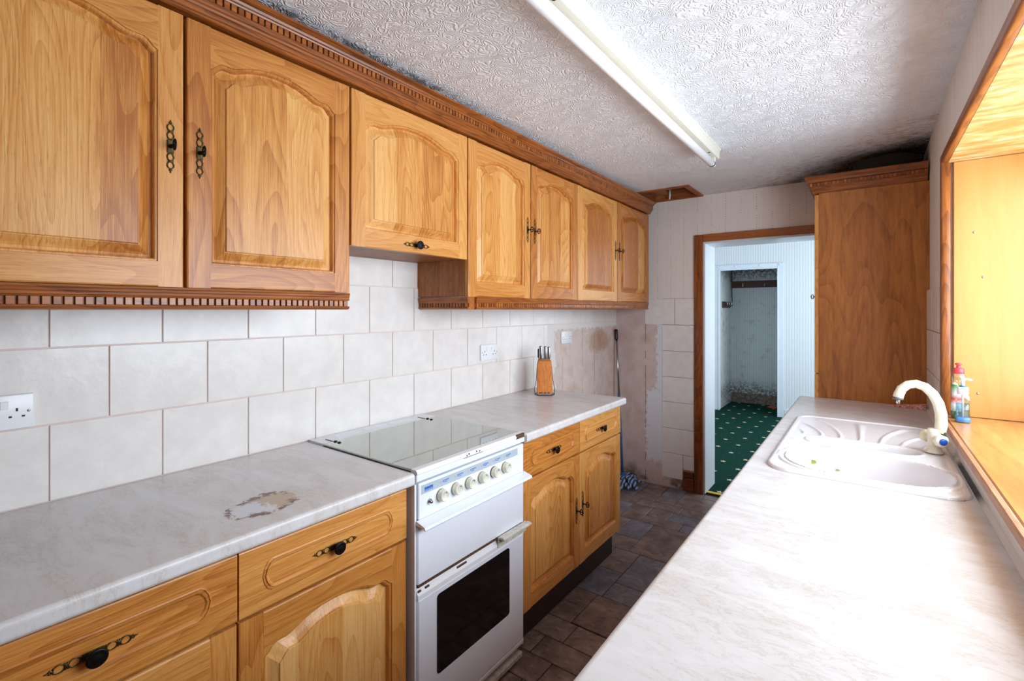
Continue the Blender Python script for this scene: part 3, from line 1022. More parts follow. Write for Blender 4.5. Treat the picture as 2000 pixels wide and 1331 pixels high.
def knob_mesh():
    b = MB()
    b.lathe([(.006, .001), (.0055, .004), (.004, .009), (.0045, .014), (.013, .017), (.0165, .020), (.0165, .0225), (.0145, .0245), (.013, .0240), (.006, .0255), (.001, .0260)], (0, 0, 0), 'x', 20)
    o = b.obj('knob', iron)
    me = o.data
    bpy.data.objects.remove(o)
    return me


PLATE, KEY, KNOB = handle_plate_mesh(), key_mesh(), knob_mesh()
ARCH = ((0, 0), (.05, .12), (.10, .32), (.15, .42), (.21, .43), (.27, .42), (.33, .45), (.41, .56), (.52, .72), (.66, .87), (.82, .97), (1, 1))


def add_handle(door, y, z, kind, horizontal=False):
    rot = (PI / 2, 0, 0) if horizontal else (0, 0, 0)
    link('handle_plate', PLATE, door, (.0005, y, z), rot)
    link('key_knob' if kind == 'key' else 'knob', KEY if kind == 'key' else KNOB, door, (.0005, y, z), rot)


def outline(w, h, sw, br, vs, peak):
    """opening of a door: counter-clockwise list of (u, v, is_arch)"""
    pts = [(sw, br, 0), (w - sw, br, 0)]
    half = (w - 2 * sw) / 2
    c = w / 2
    for t, k in ARCH:
        pts.append((c + half * (1 - t), vs + (peak - vs) * k, 1))
    for t, k in reversed(ARCH[:-1]):
        pts.append((c - half * (1 - t), vs + (peak - vs) * k, 1))
    return pts


def ring(pts, w, sw, off, depth):
    half = (w - 2 * sw) / 2
    c = w / 2
    k = (half - off) / half
    return [(depth, c + (u - c) * k, v - off if a else v + off) for u, v, a in pts]


def make_door(parent, x, y, z, w, h, handle=None, vs=None, peak=None, sw=.055, br=.062, T=.02):
    """cathedral-arch oak door; local +x faces the room. x is the front plane"""
    vs = h - .110 if vs is None else vs
    peak = h - .056 if peak is None else peak
    b = MB()
    e = .004
    left = [(0, -T), (0, -e), (.0012, -.0012), (e, 0), (sw, 0), (sw, -T)]
    for flip in (0, 1):
        r0 = [(d, w - u if flip else u, 0.0) for u, d in left]
        r1 = [(d, w - u if flip else u, h) for u, d in left]
        b.loft([r0, r1], 0, False, True, True, True)
    bot = [(0, -T), (0, -e), (.0012, -.0012), (e, 0), (br, 0), (br, -T)]
    b.loft([[(d, sw, v) for v, d in bot], [(d, w - sw, v) for v, d in bot]], 1, False, True, True, True)
    pts = outline(w, h, sw, br, vs, peak)
    top = [(u, v) for u, v, a in pts if a]              # right to left
    for (u0, v0), (u1, v1) in zip(top, top[1:]):
        i = len(b.v)
        b.v += [(0, u0, v0), (0, u0, h - e), (0, u1, h - e), (0, u1, v1), (-.0012, u0, h - .0012), (-.0012, u1, h - .0012), (-e, u0, h), (-e, u1, h), (-T, u0, h), (-T, u1, h)]
        b.face((i, i + 1, i + 2, i + 3), 1)
        b.face((i + 1, i + 4, i + 5, i + 2), 1)
        b.face((i + 4, i + 6, i + 7, i + 5), 1)
        b.face((i + 6, i + 8, i + 9, i + 7), 1)
    b.loft([ring(pts, w, sw, o, d) for o, d in ((0, 0), (.0010, -.0040), (.0042, -.0040), (.0068, -.0065), (.0085, -.0130), (.0090, -.0180))], 0, False, True)
    door = b.obj('door', [oak_v, oak_h], parent, (x, y, z), fix=False)
    p = MB()
    rings = [ring(pts, w, sw, o, d) for o, d in ((.0088, -.0180), (.0110, -.0184), (.0155, -.0174), (.0215, -.0142), (.0290, -.0092), (.0360, -.0054), (.0385, -.0048), (.0390, -.0012), (.0405, -.0006))]
    p.loft(rings, 0, False, True, False, True)
    p.obj('panel', oak_panel, door, fix=False)
    bk = MB().box(-T - .0005, -T + .0010, .003, w - .003, .003, h - .003)
    bk.obj('back_board', oak_carc, door)
    if handle:
        side, zz, kind = handle
        if side == 'c':
            add_handle(door, w / 2, zz, kind, True)
        else:
            add_handle(door, w - .029 if side == 'r' else .029, zz, kind)
    return door


def make_drawer(parent, x, y, z, w, h, T=.02, rail=True):
    b = MB()
    e = .004
    prof = [(0, -T), (0, -e), (.0012, -.0012), (e, 0), (h - e, 0), (h - .0012, -.0012), (h, -e), (h, -T)]
    b.loft([[(d, 0, v) for v, d in prof], [(d, w, v) for v, d in prof]], 0, False, True, True, True)
    d = b.obj('drawer', oak_h, parent, (x, y, z))
    # routed bead: an elongated panel with bracket-shaped ends
    u0, u1, v0, v1 = .052, w - .052, .038, h - .038
    vm = (v0 + v1) / 2
    R = [(u0 + .022, v0), (u1 - .022, v0), (u1 - .012, v0 + .006), (u1 - .004, v0 + .020), (u1, vm), (u1 - .004, v1 - .020), (u1 - .012, v1 - .006), (u1 - .022, v1),
         (u0 + .022, v1), (u0 + .012, v1 - .006), (u0 + .004, v1 - .020), (u0, vm), (u0 + .004, v0 + .020), (u0 + .012, v0 + .006)]
    cu = (u0 + u1) / 2

    def rr(off, dep):
        ku, kv = ((u1 - u0) / 2 - off) / ((u1 - u0) / 2), ((v1 - v0) / 2 - off) / ((v1 - v0) / 2)
        return [(dep, cu + (u - cu) * ku, vm + (v - vm) * kv) for u, v in R]
    g = MB()
    g.loft([rr(o, q) for o, q in ((-.001, -.0005), (.0006, .0022), (.0030, .0030), (.0040, .0003), (.0052, .0003), (.0064, .0044), (.0095, .0036), (.0125, .0004), (.014, .0003))], 0, False, True, False, True)
    g.obj('bead_panel', oak_h, d, fix=False)
    add_handle(d, w / 2, h / 2 - .002, 'knob', True)
    return d


def carcass(parent, D, W, z0, z1, mat=None, t=.016, open_top=True):
    """cabinet box made of its boards, open to the front"""
    b = MB()
    b.box(.002, D, 0, t, z0, z1)
    b.box(.002, D, W - t, W, z0, z1)
    b.box(.002, D, t, W - t, z0, z0 + t)
    b.box(.002, .008, t, W - t, z0 + t, z1)
    b.box(D - .06, D, t, W - t, z1 - t, z1)
    if not open_top:
        b.box(.008, D - .06, t, W - t, z1 - t, z1)
    return b.obj('carcass', mat or oak_carc, parent)


# ---------------- wall cabinets
UZ0, UZ1 = 1.456, 2.151


def wall_cabinet(label, y0, y1, splits, handles, z0=UZ0, group=None):
    c = thing('wall_cabinet', label, 'wall cabinet', (0, y0, 0), 0, group)
    b = carcass(c, .298, y1 - y0, z0 + .003, UZ1 - .002, open_top=False)
    edges = [y0] + list(splits) + [y1]
    for i in range(len(edges) - 1):
        g0 = .0015 if i == 0 else .0035
        g1 = .0015 if i == len(edges) - 2 else .0035
        a, e = edges[i] + g0, edges[i + 1] - g1
        h = UZ1 - z0 - .006
        make_door(c, .3205, a - y0, z0, e - a, h, handles[i])
    return c


kz = 1.805 - UZ0
wall_cabinet('single-door oak wall cabinet at the rear end of the cornice run', -.50, -.006, (), [('r', kz, 'key')])
wall_cabinet('two-door arched oak wall cabinet above the scorched worktop', -.003, .972, (.4885,), [('r', kz, 'key'), ('l', kz, 'key')])
wall_cabinet('short arched oak flap cabinet with round knob above the cooker', .976, 1.559, (), [('c', .030, 'knob')], 1.616)
wall_cabinet('two-door arched oak wall cabinet with grimy exposed side, next to the flap cabinet', 1.563, 2.541, (2.047,), [('r', kz, 'key'), ('l', kz, 'key')])
wall_cabinet('two-door arched oak wall cabinet next to the end wall', 2.544, 3.700, (3.108,), [('r', kz, 'key'), ('l', kz, 'key')])
# grimy side panel below the flap belongs to the cabinet next to it: small screw holes
# ---------------- cornice over the wall cabinets
corn = thing('cornice', 'long dark oak cornice with dentil blocks above the wall cabinets', 'cornice', (0, 0, 0))
prof = [(.285, 2.1525), (.330, 2.1525), (.3345, 2.1545), (.3350, 2.1600), (.3385, 2.1615), (.3420, 2.1660), (.3425, 2.1710), (.3465, 2.1730), (.3480, 2.1790), (.3525, 2.1815),
        (.3560, 2.1860), (.3565, 2.1925), (.3500, 2.1930), (.3500, 2.2115), (.3580, 2.2120), (.3600, 2.2160), (.3640, 2.2180), (.3670, 2.2235), (.3760, 2.2270), (.3810, 2.2310), (.3810, 2.2380), (.3700, 2.2400), (.285, 2.2400)]
MB().prism(prof, -.50, 3.70, 'y').obj('moulding', oak_trim, corn)
dm = MB().cbox(.3508, .3572, -.0068, .0068, 2.1931, 2.2114, .0008).obj('dentil', oak_trim)
dmesh = dm.data
bpy.data.objects.remove(dm)
y = -.49
while y < 3.695:
    link('dentil', dmesh, corn, (0, y, 0))
    y += .0180
# ---------------- light pelmets
pprof = [(.285, 1.4545), (.3340, 1.4545), (.3350, 1.4500), (.3320, 1.4470), (.3330, 1.4420), (.3300, 1.4395), (.3310, 1.4340), (.3290, 1.4290), (.3220, 1.4288), (.3220, 1.4108), (.3300, 1.4105), (.3315, 1.4070), (.3280, 1.4020), (.3200, 1.3995), (.285, 1.3995)]
dm = MB().cbox(.3228, .3292, -.0066, .0066, 1.4110, 1.4286, .0008).obj('dentil', oak_trim)
pmesh = dm.data
bpy.data.objects.remove(dm)


def pelmet(label, y0, y1, ret):
    p = thing('pelmet', label, 'pelmet')
    MB().prism(pprof, y0, y1, 'y').obj('moulding', oak_trim, p)
    yy = y0 + .010
    while yy < y1 - .007:
        link('dentil', pmesh, p, (0, yy, 0))
        yy += .01755
    if ret:
        # return along the exposed cabinet side, facing the cooker
        rp = [(y0 + (.335 - a) - .048, b) for a, b in pprof]
        MB().prism([(v, z) for v, z in rp], .012, .3195, 'x').obj('return_moulding', oak_trim_x, p)
        rm = MB().cbox(-.0066, .0066, -.0423, -.0359, 1.4110, 1.4286, .0008).obj('dentil', oak_trim)
        rmesh = rm.data
        bpy.data.objects.remove(rm)
        xx = .024
        while xx < .312:
            link('dentil', rmesh, p, (xx, y0, 0))
            xx += .01755
    return p


pelmet('carved oak light pelmet under the wall cabinet above the scorched worktop', -.50, .962, False)
pelmet('carved oak light pelmet with short return beside the cooker, running to the end wall', 1.606, 3.665, True)
# filler between the two
# ---------------- base cabinets


def base_cabinet(label, loc, rz, W, cols, drawers=True, D=.558, hands=None, top=.858):
    c = thing('base_cabinet', label, 'base cabinet', loc, rz)
    carcass(c, D, W, .148, top, open_top=False if drawers else True)
    MB().box(.44, .53, .004, W - .004, .001, .147).obj('plinth', plinth_m, c)
    n = len(cols) - 1
    for i in range(n):
        a, e = cols[i] + .002, cols[i + 1] - .002
        hd = (hands or [('r', .29, 'key'), ('l', .29, 'key')])[i % 2]
        if drawers:
            make_drawer(c, D + .0225, a, .700, e - a, .152)
            make_door(c, D + .0225, a, .152, e - a, .542, hd, vs=.437, peak=.489)
        else:
            make_door(c, D + .0225, a, .152, e - a, .700, hd)
    return c


base_cabinet('oak base cabinet with drawer, rear end of the cooker side', (0, -.50, 0), 0, .495, (0, .495))
base_cabinet('two-drawer oak base cabinet under the scorched worktop', (0, -.002, 0), 0, .994, (.003, .503, .993))
base_cabinet('two-drawer arched oak base cabinet between cooker and stripped corner', (0, 1.606, 0), 0, .962, (0, .4785, .962), hands=[('r', .275, 'key'), ('l', .290, 'key')])
for y1, W, dr, lb in ((.50, .995, True, 'oak base cabinet under the rear part of the sink worktop'), (1.50, .995, True, 'oak base cabinet between the sink cabinet and the rear one'),
                      (2.75, 1.245, False, 'oak sink base cabinet with tall doors'), (3.232, .477, True, 'narrow oak base cabinet beside the tall cabinet')):
    cols = (0, W / 2, W) if W > .6 else (0, W)
    base_cabinet(lb, (1.950, y1, 0), PI, W, cols, dr, D=.515, top=.858)


# ---------------- worktops
def top_profile(xb, xf, z0=.862, z1=.900, r=.011):
    s = 1 if xf > xb else -1
    p = [(xb, z0), (xf - s * r, z0)]
    for k in range(1, 6):
        a = -PI / 2 + PI / 2 * k / 5
        p.append((xf - s * r + s * r * math.cos(a), z0 + r + r * math.sin(a)))
    for k in range(0, 6):
        a = PI / 2 * k / 5
        p.append((xf - s * r + s * r * math.cos(a), z1 - r + r * math.sin(a)))
    p.append((xb, z1))
    return p


tag(MB().prism(top_profile(.010, .606), -.50, 1.000, 'y').obj('worktop', M_top_burn), 'marbled cream laminate worktop with scorch mark, left of the cooker', 'worktop')
tag(MB().prism(top_profile(.010, .612), 1.590, 2.575, 'y').obj('worktop', M_top), 'marbled cream laminate worktop holding the knife block', 'worktop')
SX0, SX1, SY0, SY1 = 1.448, 1.938, 1.690, 2.622
m = MB()
m.prism(top_profile(1.951, 1.390), -.50, SY0 + .02, 'y')
m.prism(top_profile(SX0 + .02, 1.390), SY0 + .02, SY1 - .02, 'y')
m.box(SX1 - .02, 1.951, SY0 + .02, SY1 - .02, .862, .900)
m.prism(top_profile(1.951, 1.390), SY1 - .02, 3.237, 'y')
tag(m.obj('worktop', M_top), 'long marbled white laminate worktop with inset sink, under the window', 'worktop')


# ---------------- sink
def sd_rbox(x, y, cx, cy, hx, hy, r):
    qx, qy = abs(x - cx) - hx + r, abs(y - cy) - hy + r
    return math.hypot(max(qx, 0), max(qy, 0)) + min(max(qx, qy), 0) - r


def sst(v, a, b):
    t = max(0, min(1, (v - a) / (b - a)))
    return t * t * (3 - 2 * t)


def sink_h(x, y):
    cx, cy = (SX0 + SX1) / 2, (SY0 + SY1) / 2
    d = -sd_rbox(x, y, cx, cy, (SX1 - SX0) / 2, (SY1 - SY0) / 2, .075)
    z = .9005 + .0095 * math.sqrt(max(0, 1 - (1 - min(1, d / .010)) ** 2))
    z -= .0035 * sst(d, .016, .024)
    # main bowl: long oval, wider towards the window side
    b = sd_rbox(x, y, 1.703, 1.878, .212, .148, .140)
    z += .004 * (sst(b, .030, .020) - sst(b, .014, .004))
    if b < .004:
        z = z + (.752 - z) * sst(-b, -.004, .026)
        z += .006 * sst(math.hypot(x - 1.70, y - 1.878), .0, .16)
    h = sd_rbox(x, y, 1.694, 2.155, .162, .052, .051)
    z += .0025 * (sst(h, .018, .012) - sst(h, .008, .002))
    if h < .003:
        z = z + (.820 - z) * sst(-h, -.003, .020)
    # drainer with fanned flutes
    if y > 2.21 and h > .010:
        m = sst(y, 2.215, 2.24) * sst(2.572 - y, 0, .05) * sst(x, 1.478, 1.52) * sst(1.905 - x, 0, .05) * sst(h, .010, .022)
        s = (x - 1.694) / (.150 + 1.9 * max(0, y - 2.20) ** 2)
        fl = math.cos(s * PI * 5.0 + .4)
        z += m * (.0055 * max(0, fl) ** 4 - .0010)
    # low step across the corner of the drainer
    z += .0025 * sst(.008 - abs((x - 1.535) * .35 + (y - 2.095)), 0, .006) * sst(1.56 - x, 0, .02) * sst(x, 1.47, 1.48)
    return z


NX, NY = 220, 418
b = MB()
hx, hy, rr_ = (SX1 - SX0) / 2, (SY1 - SY0) / 2, .075
cx, cy = (SX0 + SX1) / 2, (SY0 + SY1) / 2
for j in range(NY + 1):
    for i in range(NX + 1):
        x = SX0 + (SX1 - SX0) * i / NX
        y = SY0 + (SY1 - SY0) * j / NY
        qx, qy = abs(x - cx) - hx + rr_, abs(y - cy) - hy + rr_
        if qx > 0 and qy > 0:
            L = math.hypot(qx, qy)
            if L > rr_:
                k = rr_ / L
                x = cx + math.copysign(hx - rr_ + qx * k, x - cx)
                y = cy + math.copysign(hy - rr_ + qy * k, y - cy)
        b.v.append((x, y, sink_h(x, y)))
for j in range(NY):
    for i in range(NX):
        a = j * (NX + 1) + i
        b.face((a, a + 1, a + NX + 2, a + NX + 1), 0, True)
sink = thing('sink', 'white composite sink with one and a half bowls and fluted drainer', 'sink')
so = b.obj('basin', M_sink, sink, fix=False)
bm = bmesh.new()
bm.from_mesh(so.data)
bmesh.ops.dissolve_degenerate(bm, dist=1e-6, edges=bm.edges[:])
bm.to_mesh(so.data)
bm.free()
MB().lathe([(.001, .0), (.040, .0), (.042, .003), (.036, .004), (.030, .001), (.001, .001)], (1.66, 1.878, .7535), 'z', 24).obj('waste', steel, sink)
for (fx, fy, fs, sd) in ((1.5573, 1.9961, .016, 1), (1.6283, 2.0157, .008, 2)):
    rg = random.Random(sd)
    m = MB()
    n = 10
    r0 = [(fs * (.6 + .4 * rg.random()) * math.cos(2 * PI * k / n), fs * .55 * (.6 + .4 * rg.random()) * math.sin(2 * PI * k / n), 0) for k in range(n)]
    m.loft([r0, [(p[0] * .8, p[1] * .8, .003 + .002 * rg.random()) for p in r0]], 0, True, True, True, True)
    tag(m.obj('food_scrap', plain('green_scrap', (170, 188, 90), .7, vary=.4, vscale=90), None, (fx, fy, sink_h(fx, fy) + .0015), (math.atan2(sink_h(fx, fy + .003) - sink_h(fx, fy - .003), .006), 0, 0)),
        'larger pale green food scrap in the sink bowl' if sd == 1 else 'tiny pale green food crumb in the sink bowl', 'food scrap')

# ---------------- tap
tap = thing('tap', 'yellowed white swan-neck mixer tap with blue cold button', 'tap', (1.896, 2.19, .9095))
MB().lathe([(.026, 0), (.026, .003), (.0215, .008), (.0190, .018), (.0185, .050), (.0200, .072), (.0175, .082), (.001, .083)], (0, 0, 0), 'z', 28).obj('body', M_tap, tap)
sp = [(.014, 0, .070), (.018, 0, .100), (.017, 0, .135), (.010, 0, .170), (-.004, 0, .200), (-.024, 0, .222), (-.048, 0, .231), (-.070, 0, .226), (-.087, 0, .210), (-.095, 0, .189), (-.097, 0, .179)]
MB().tube(sp, [.0165, .0168, .0165, .016, .0155, .015, .0145, .0145, .0150, .0155, .0155], 18).obj('spout', M_tap, tap)
MB().lathe([(.0135, 0), (.0155, .001), (.0155, .007), (.0145, .008)], (-.097, 0, .171), 'z', 18).obj('nozzle_ring', plain('nozzle_grime', (96, 98, 104), .4), tap)
MB().lathe([(.004, 0), (.006, .004), (.006, .014), (.005, .016)], (-.097, 0, .155), 'z', 10).obj('nozzle_insert', mat_glass('clear_nozzle', (.92, .95, .97, 1), .25), tap)
for s, nm in ((-1, 'cold'), (1, 'hot')):
    a = math.radians(-68 if s < 0 else 118)
    R = Matrix.Rotation(a, 4, 'Z')
    m = MB()
    m.lathe([(.010, .012), (.0125, .018), (.0125, .024), (.0195, .027), (.0215, .032), (.0215, .044), (.019, .049), (.012, .050), (.001, .050)], (0, 0, 0), 'x', 8)
    o = m.obj('handle', M_tap, tap, (0, 0, .048), (0, 0, a))
    if s < 0:
        MB().lathe([(.0115, .0502), (.0115, .052), (.009, .054), (.001, .0545)], (0, 0, 0), 'x', 20).obj('blue_button', plain('blue_plastic', (28, 84, 180), .35), o)
MB().rbox(.016, .030, -.014, .020, .028, .075, .004, 2).obj('grime_collar', plain('grime_brown', (70, 58, 36), .8, vary=.6, vscale=120), tap)

# ================================================================== COOKER
ck = thing('cooker', 'white freestanding cooker with smoked glass lid and six knobs', 'cooker', (0, 0, 0))
CY0, CY1 = 1.0045, 1.5805
XF = .585
MB().box(.03, XF, CY0, CY1, .055, .868).obj('body', enamel_blue, ck)
MB().cbox(XF + .0004, .600, CY0, CY0 + .008, .058, .862, .001).obj('side_flange', enamel_blue, ck)
MB().cbox(XF + .0004, .600, CY1 - .008, CY1, .058, .862, .001).obj('side_flange', enamel_blue, ck)
# top: hob surround and rear vent
MB().cbox(.012, .600, CY0, CY1, .8685, .893, .003).obj('hob_top', enamel, ck)
m = MB()
V0, V1 = .8935, .9065
xe = [.014] + [v for r_ in range(4) for v in (.032 + r_ * .013, .037 + r_ * .013)] + [.105]
for k in range(0, len(xe), 2):
    m.box(xe[k], xe[k + 1], CY0 + .003, CY1 - .003, V0, V1)          # bars
ye = [CY0 + .003] + [v for c_ in range(3) for v in (1.095 + c_ * .135, 1.213 + c_ * .135)] + [CY1 - .003]
for k in range(1, len(xe) - 1, 2):
    for q_ in range(0, len(ye), 2):
        m.box(xe[k], xe[k + 1], ye[q_], ye[q_ + 1], V0, V1)          # bridges between the slots
m.obj('rear_vent', chip_white, ck)
MB().cbox(.1065, .582, CY0 + .001, CY1 - .001, .8985, .9075, .002).obj('glass_lid', M_lid, ck)
for y0 in (1.050, 1.516):
    for xx in (.118, .142):
        MB().lathe([(.007, 0), (.007, .002), (.004, .004), (.0005, .004)], (xx, y0, .9075), 'z', 12).obj('hinge_stud', black_pl, ck)
    MB().box(.060, .108, y0 - .006, y0 - .002, .9066, .9085).obj('hinge', black_pl, ck)
MB().prism([(.5825, .893), (.608, .893), (.611, .896), (.611, .9005), (.605, .9085), (.5825, .9085)], CY0 + .001, CY1 - .001, 'y').obj('lid_trim', chip_white, ck)
MB().cbox(.600, .608, CY0 + .001, CY1 - .001, .8705, .8925, .003).obj('front_rail', enamel, ck)
m = MB()
m.box(.6112, .6116, 1.215, 1.315, .8935, .8950)
for yy, zz in ((1.232, .900), (1.243, .903), (1.282, .903), (1.298, .901)):
    m.lathe([(.0005, 0), (.003, 0), (.003, .0006), (.0005, .0008)], (.6105, yy, zz), 'x', 8)
m.obj('rust_mark', M_rust, ck)
MB().rbox(.603, .613, 1.520, 1.574, .892, .909, .003, 2).obj('chipped_corner', M_rust, ck)
MB().cbox(.5855, .606, CY0 + .0110, CY1 - .0110, .752, .8635, .003).obj('control_panel', enamel, ck)
MB().box(.6058, .6066, 1.026, 1.533, .8285, .8560).obj('control_strip', M_grey_strip, ck)
m = MB()
for k in range(7):
    m.box(.6066, .6069, 1.0395 + k * .0052, 1.0440 + k * .0052, .8385, .8470)
m.box(.6066, .6069, 1.0395, 1.0755, .8345, .8362)
KY = (1.110, 1.178, 1.245, 1.313, 1.382, 1.449)
for ky in KY:
    m.box(.6066, .6069, ky + .010, ky + .013, .840, .847)
    for k in range(5):
        m.box(.6066, .6069, ky + .016 + k * .0046, ky + .0195 + k * .0046, .8435, .8465)
        if k < 3:
            m.box(.6066, .6069, ky + .016 + k * .0046, ky + .0195 + k * .0046, .8385, .8410)
m.obj('blue_lettering', M_blue_print, ck)
m = MB()
for ky in KY:
    m.box(.6066, .6069, ky - .004, ky + .002, .842, .845)
    m.box(.6066, .6069, ky - .002, ky + .004, .837, .839)
m.obj('red_symbols', M_red_print, ck)
for i, ky in enumerate(KY):
    kn = MB().lathe([(.0195, .0), (.0195, .006), (.0185, .008), (.0185, .016), (.0175, .020), (.0155, .022), (.0150, .0205), (.001, .0205)], (.6062, ky, .803), 'x', 26).obj('knob', M_knob, ck)
    MB().lathe([(.0202, .0004), (.0202, .004), (.0196, .0045), (.0196, .0004)], (.6062, ky, .803), 'x', 26).obj('grime_rim', M_rust if i == 4 else M_knob_rim, kn)
    MB().lathe([(.0005, .0205), (.002, .0205), (.002, .0211), (.0005, .0211)], (.6062, ky + .005, .812), 'x', 8).obj('pointer_dot', black_pl, kn)
MB().lathe([(.0085, 0), (.0085, .004), (.006, .005), (.005, .012), (.003, .013), (.0005, .013)], (.6062, 1.060, .798), 'x', 16).obj('ignition_button', steel, ck)
# grill door with sloping grip ledge
MB().cbox(.5855, .606, CY0 + .008, CY1 - .008, .552, .735, .003).obj('grill_door', enamel, ck)
MB().prism([(.600, .742), (.603, .7515), (.640, .741), (.643, .733), (.641, .730), (.636, .7345), (.600, .7385)], CY0 + .004, CY1 + .002, 'y').obj('grill_handle', enamel, ck)
m = MB()
m.box(.590, .6055, CY0 + .010, CY1 - .010, .5445, .5515)
m.obj('door_gap_rust_and_dark', M_rust, ck)  # rust-brown strip laid in the gap, colouring its rust and its darkness
# oven door
od = MB().cbox(.5855, .607, CY0 + .008, CY1 - .008, .088, .506, .004).obj('oven_door', enamel_blue, ck)
MB().prism([(.5855, .506), (.607, .506), (.607, .520), (.596, .540), (.5855, .544)], CY0 + .008, CY1 - .008, 'y').obj('door_top_trim', chip_white, od)
m = MB()
for yy, ln in ((1.045, .02), (1.19, .05), (1.42, .04), (1.015, .015)):
    m.rbox(.590, .6035, yy, yy + ln, .527, .5335, .002, 2)
m.obj('rust_mark', M_rust, od)
# window of the oven door with rounded corners
GY0, GY1, GZ0, GZ1, gr = 1.092, 1.478, .232, .488, .012
P = []
for cxx, czz, a0 in ((GY1 - gr, GZ1 - gr, 0), (GY0 + gr, GZ1 - gr, 90), (GY0 + gr, GZ0 + gr, 180), (GY1 - gr, GZ0 + gr, 270)):
    for k in range(5):
        a = math.radians(a0 + 22.5 * k)
        P.append((cxx + gr * math.cos(a), czz + gr * math.sin(a)))
MB().prism(P, .6065, .6082, 'x').obj('oven_window', M_ovenglass, od)
hd = MB().prism([(.607, .553), (.632, .556), (.640, .552), (.640, .547), (.634, .545), (.632, .549), (.612, .547), (.612, .515), (.607, .515)], 1.405, CY1 + .002, 'y').obj('door_handle', plain('aged_white_grip', (226, 222, 210), .45, vary=.3, vscale=50), od)
MB().cbox(.588, .606, CY0 + .004, CY1 - .004, .066, .084, .003).obj('lower_trim', enamel_blue, ck)
MB().cbox(.40, .612, CY0 + .03, CY1 - .02, .022, .045, .004).obj('base_bar', M_foot, ck)
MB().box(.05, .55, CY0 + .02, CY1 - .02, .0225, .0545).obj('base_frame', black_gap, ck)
for xx in (.08, .52):
    for yy in (CY0 + .05, CY1 - .05):
        MB().lathe([(.018, 0), (.018, .006), (.008, .008), (.008, .0222)], (xx, yy, .0006), 'z', 12).obj('foot', black_pl, ck)

# ================================================================== TALL CABINET
tc = thing('tall_cabinet', 'tall dark oak-laminate larder cabinet beside the doorway', 'tall cabinet', (0, 0, 0))
b = MB()
b.box(1.488, 1.9635, 3.2405, 3.258, .002, 2.060)
b.box(1.488, 1.956, 3.772, 3.772 + .002, .1, 2.060)
b.box(1.938, 1.956, 3.258, 3.772, .1, 2.060)
b.box(1.488, 1.938, 3.258, 3.772, .1, .118)
b.box(1.488, 1.938, 3.258, 3.772, 2.042, 2.060)
b.obj('carcass', lam_side, tc)
MB().box(1.54, 1.56, 3.26, 3.76, .001, .099).obj('plinth', plinth_m, tc)
for z0, h, hz in ((.152, .880, .56), (1.038, 1.015, .440)):
    d = make_door(tc, 1.4665, 3.771, z0, .528, h, None)
    d.rotation_euler = (0, 0, PI)
    add_handle(d, .528 - .22, hz, 'key')


def sweep(path_rings, name, mat, parent):
    return MB().loft(path_rings, 0, False, True, True, True).obj(name, mat, parent)


tprof = [(-.012, 2.0605), (.004, 2.0605), (.008, 2.064), (.010, 2.074), (.014, 2.079), (.016, 2.092), (.021, 2.097), (.021, 2.117), (.030, 2.120), (.036, 2.128), (.044, 2.136), (.046, 2.150), (.040, 2.155), (-.012, 2.155)]
tco = thing('cornice', 'short dark cornice with dentil slots on top of the tall cabinet', 'cornice')
MB().loft([[(1.467 - o, 3.775, z) for o, z in tprof], [(1.467 - o, 3.240 - o, z) for o, z in tprof], [(1.957, 3.240 - o, z) for o, z in tprof]], 0, False, True, True, True).obj('moulding', oak_trim_x, tco)
dm = MB().cbox(-.0062, .0062, -.0062, 0, 2.0985, 2.1155, .0008).obj('dentil', oak_trim_x)
tmesh = dm.data
bpy.data.objects.remove(dm)
x = 1.452
while x < 1.952:
    link('dentil', tmesh, tco, (x, 3.2180, 0))
    x += .0178
# dark bundle lying on the cabinet
bm = bmesh.new()
bmesh.ops.create_cube(bm, size=1)
bmesh.ops.subdivide_edges(bm, edges=bm.edges[:], cuts=7, use_grid_fill=True)
for v in bm.verts:
    p = Vector((v.co.x * .30, v.co.y * .20, v.co.z * .075))
    n = noise.noise_vector(Vector((p.x * 14, p.y * 14, p.z * 30))) * .014
    rx = 1 - .35 * (abs(v.co.x) * 2) ** 4
    v.co = Vector((p.x, p.y * rx, p.z * rx * 1.0)) + n
    if v.co.z < -.036:
        v.co.z = -.036
bb = MB().add_bm(bm, 0, True)
tag(bb.obj('bundle', plain('black_mouldy_cloth', (34, 31, 30), .9, vary=.5, vscale=40), None, (1.795, 3.36, 2.1925)), 'black crumpled bundle lying on top of the tall cabinet', 'bundle')

# ================================================================== CEILING LIGHT
fl = thing('strip_light', 'white fluorescent strip light with bare tube on the ceiling', 'ceiling light', (1.048, 0, CH))
MB().prism([(-.030, -.0005), (.030, -.0005), (.030, -.010), (.024, -.014), (.022, -.050), (.018, -.053), (-.018, -.053), (-.022, -.050), (-.024, -.014), (-.030, -.010)], .86, 2.745, 'y').obj('batten', cream_metal, fl)
MB().lathe([(.012, 0), (.019, .004), (.019, 1.776), (.012, 1.78)], (0, .90, -.092), 'y', 20).obj('tube', tube_m, fl)
for y0, y1 in ((.885, .915), (2.668, 2.698)):
    MB().lathe([(.0195, 0), (.0195, .022), (.014, .026), (.001, .026)], (0, y0 if y0 < 1 else y0 - .012, -.092), 'y', 16).obj('end_cap', steel if y0 > 1 else black_pl, fl)
    yy = y0 - .014 if y0 < 1 else y1 - .002
    MB().cbox(-.012, .012, yy, yy + .014, -.104, -.052, .003).obj('tube_holder', cream_metal, fl)
m = MB()
for xx, yy in ((0.006, 1.075), (.006, 2.60)):
    m.lathe([(.0005, 0), (.006, 0), (.006, .0015), (.0005, .002)], (xx, yy, -.0552), 'z', 10)
m.obj('screw_hole', black_pl, fl)


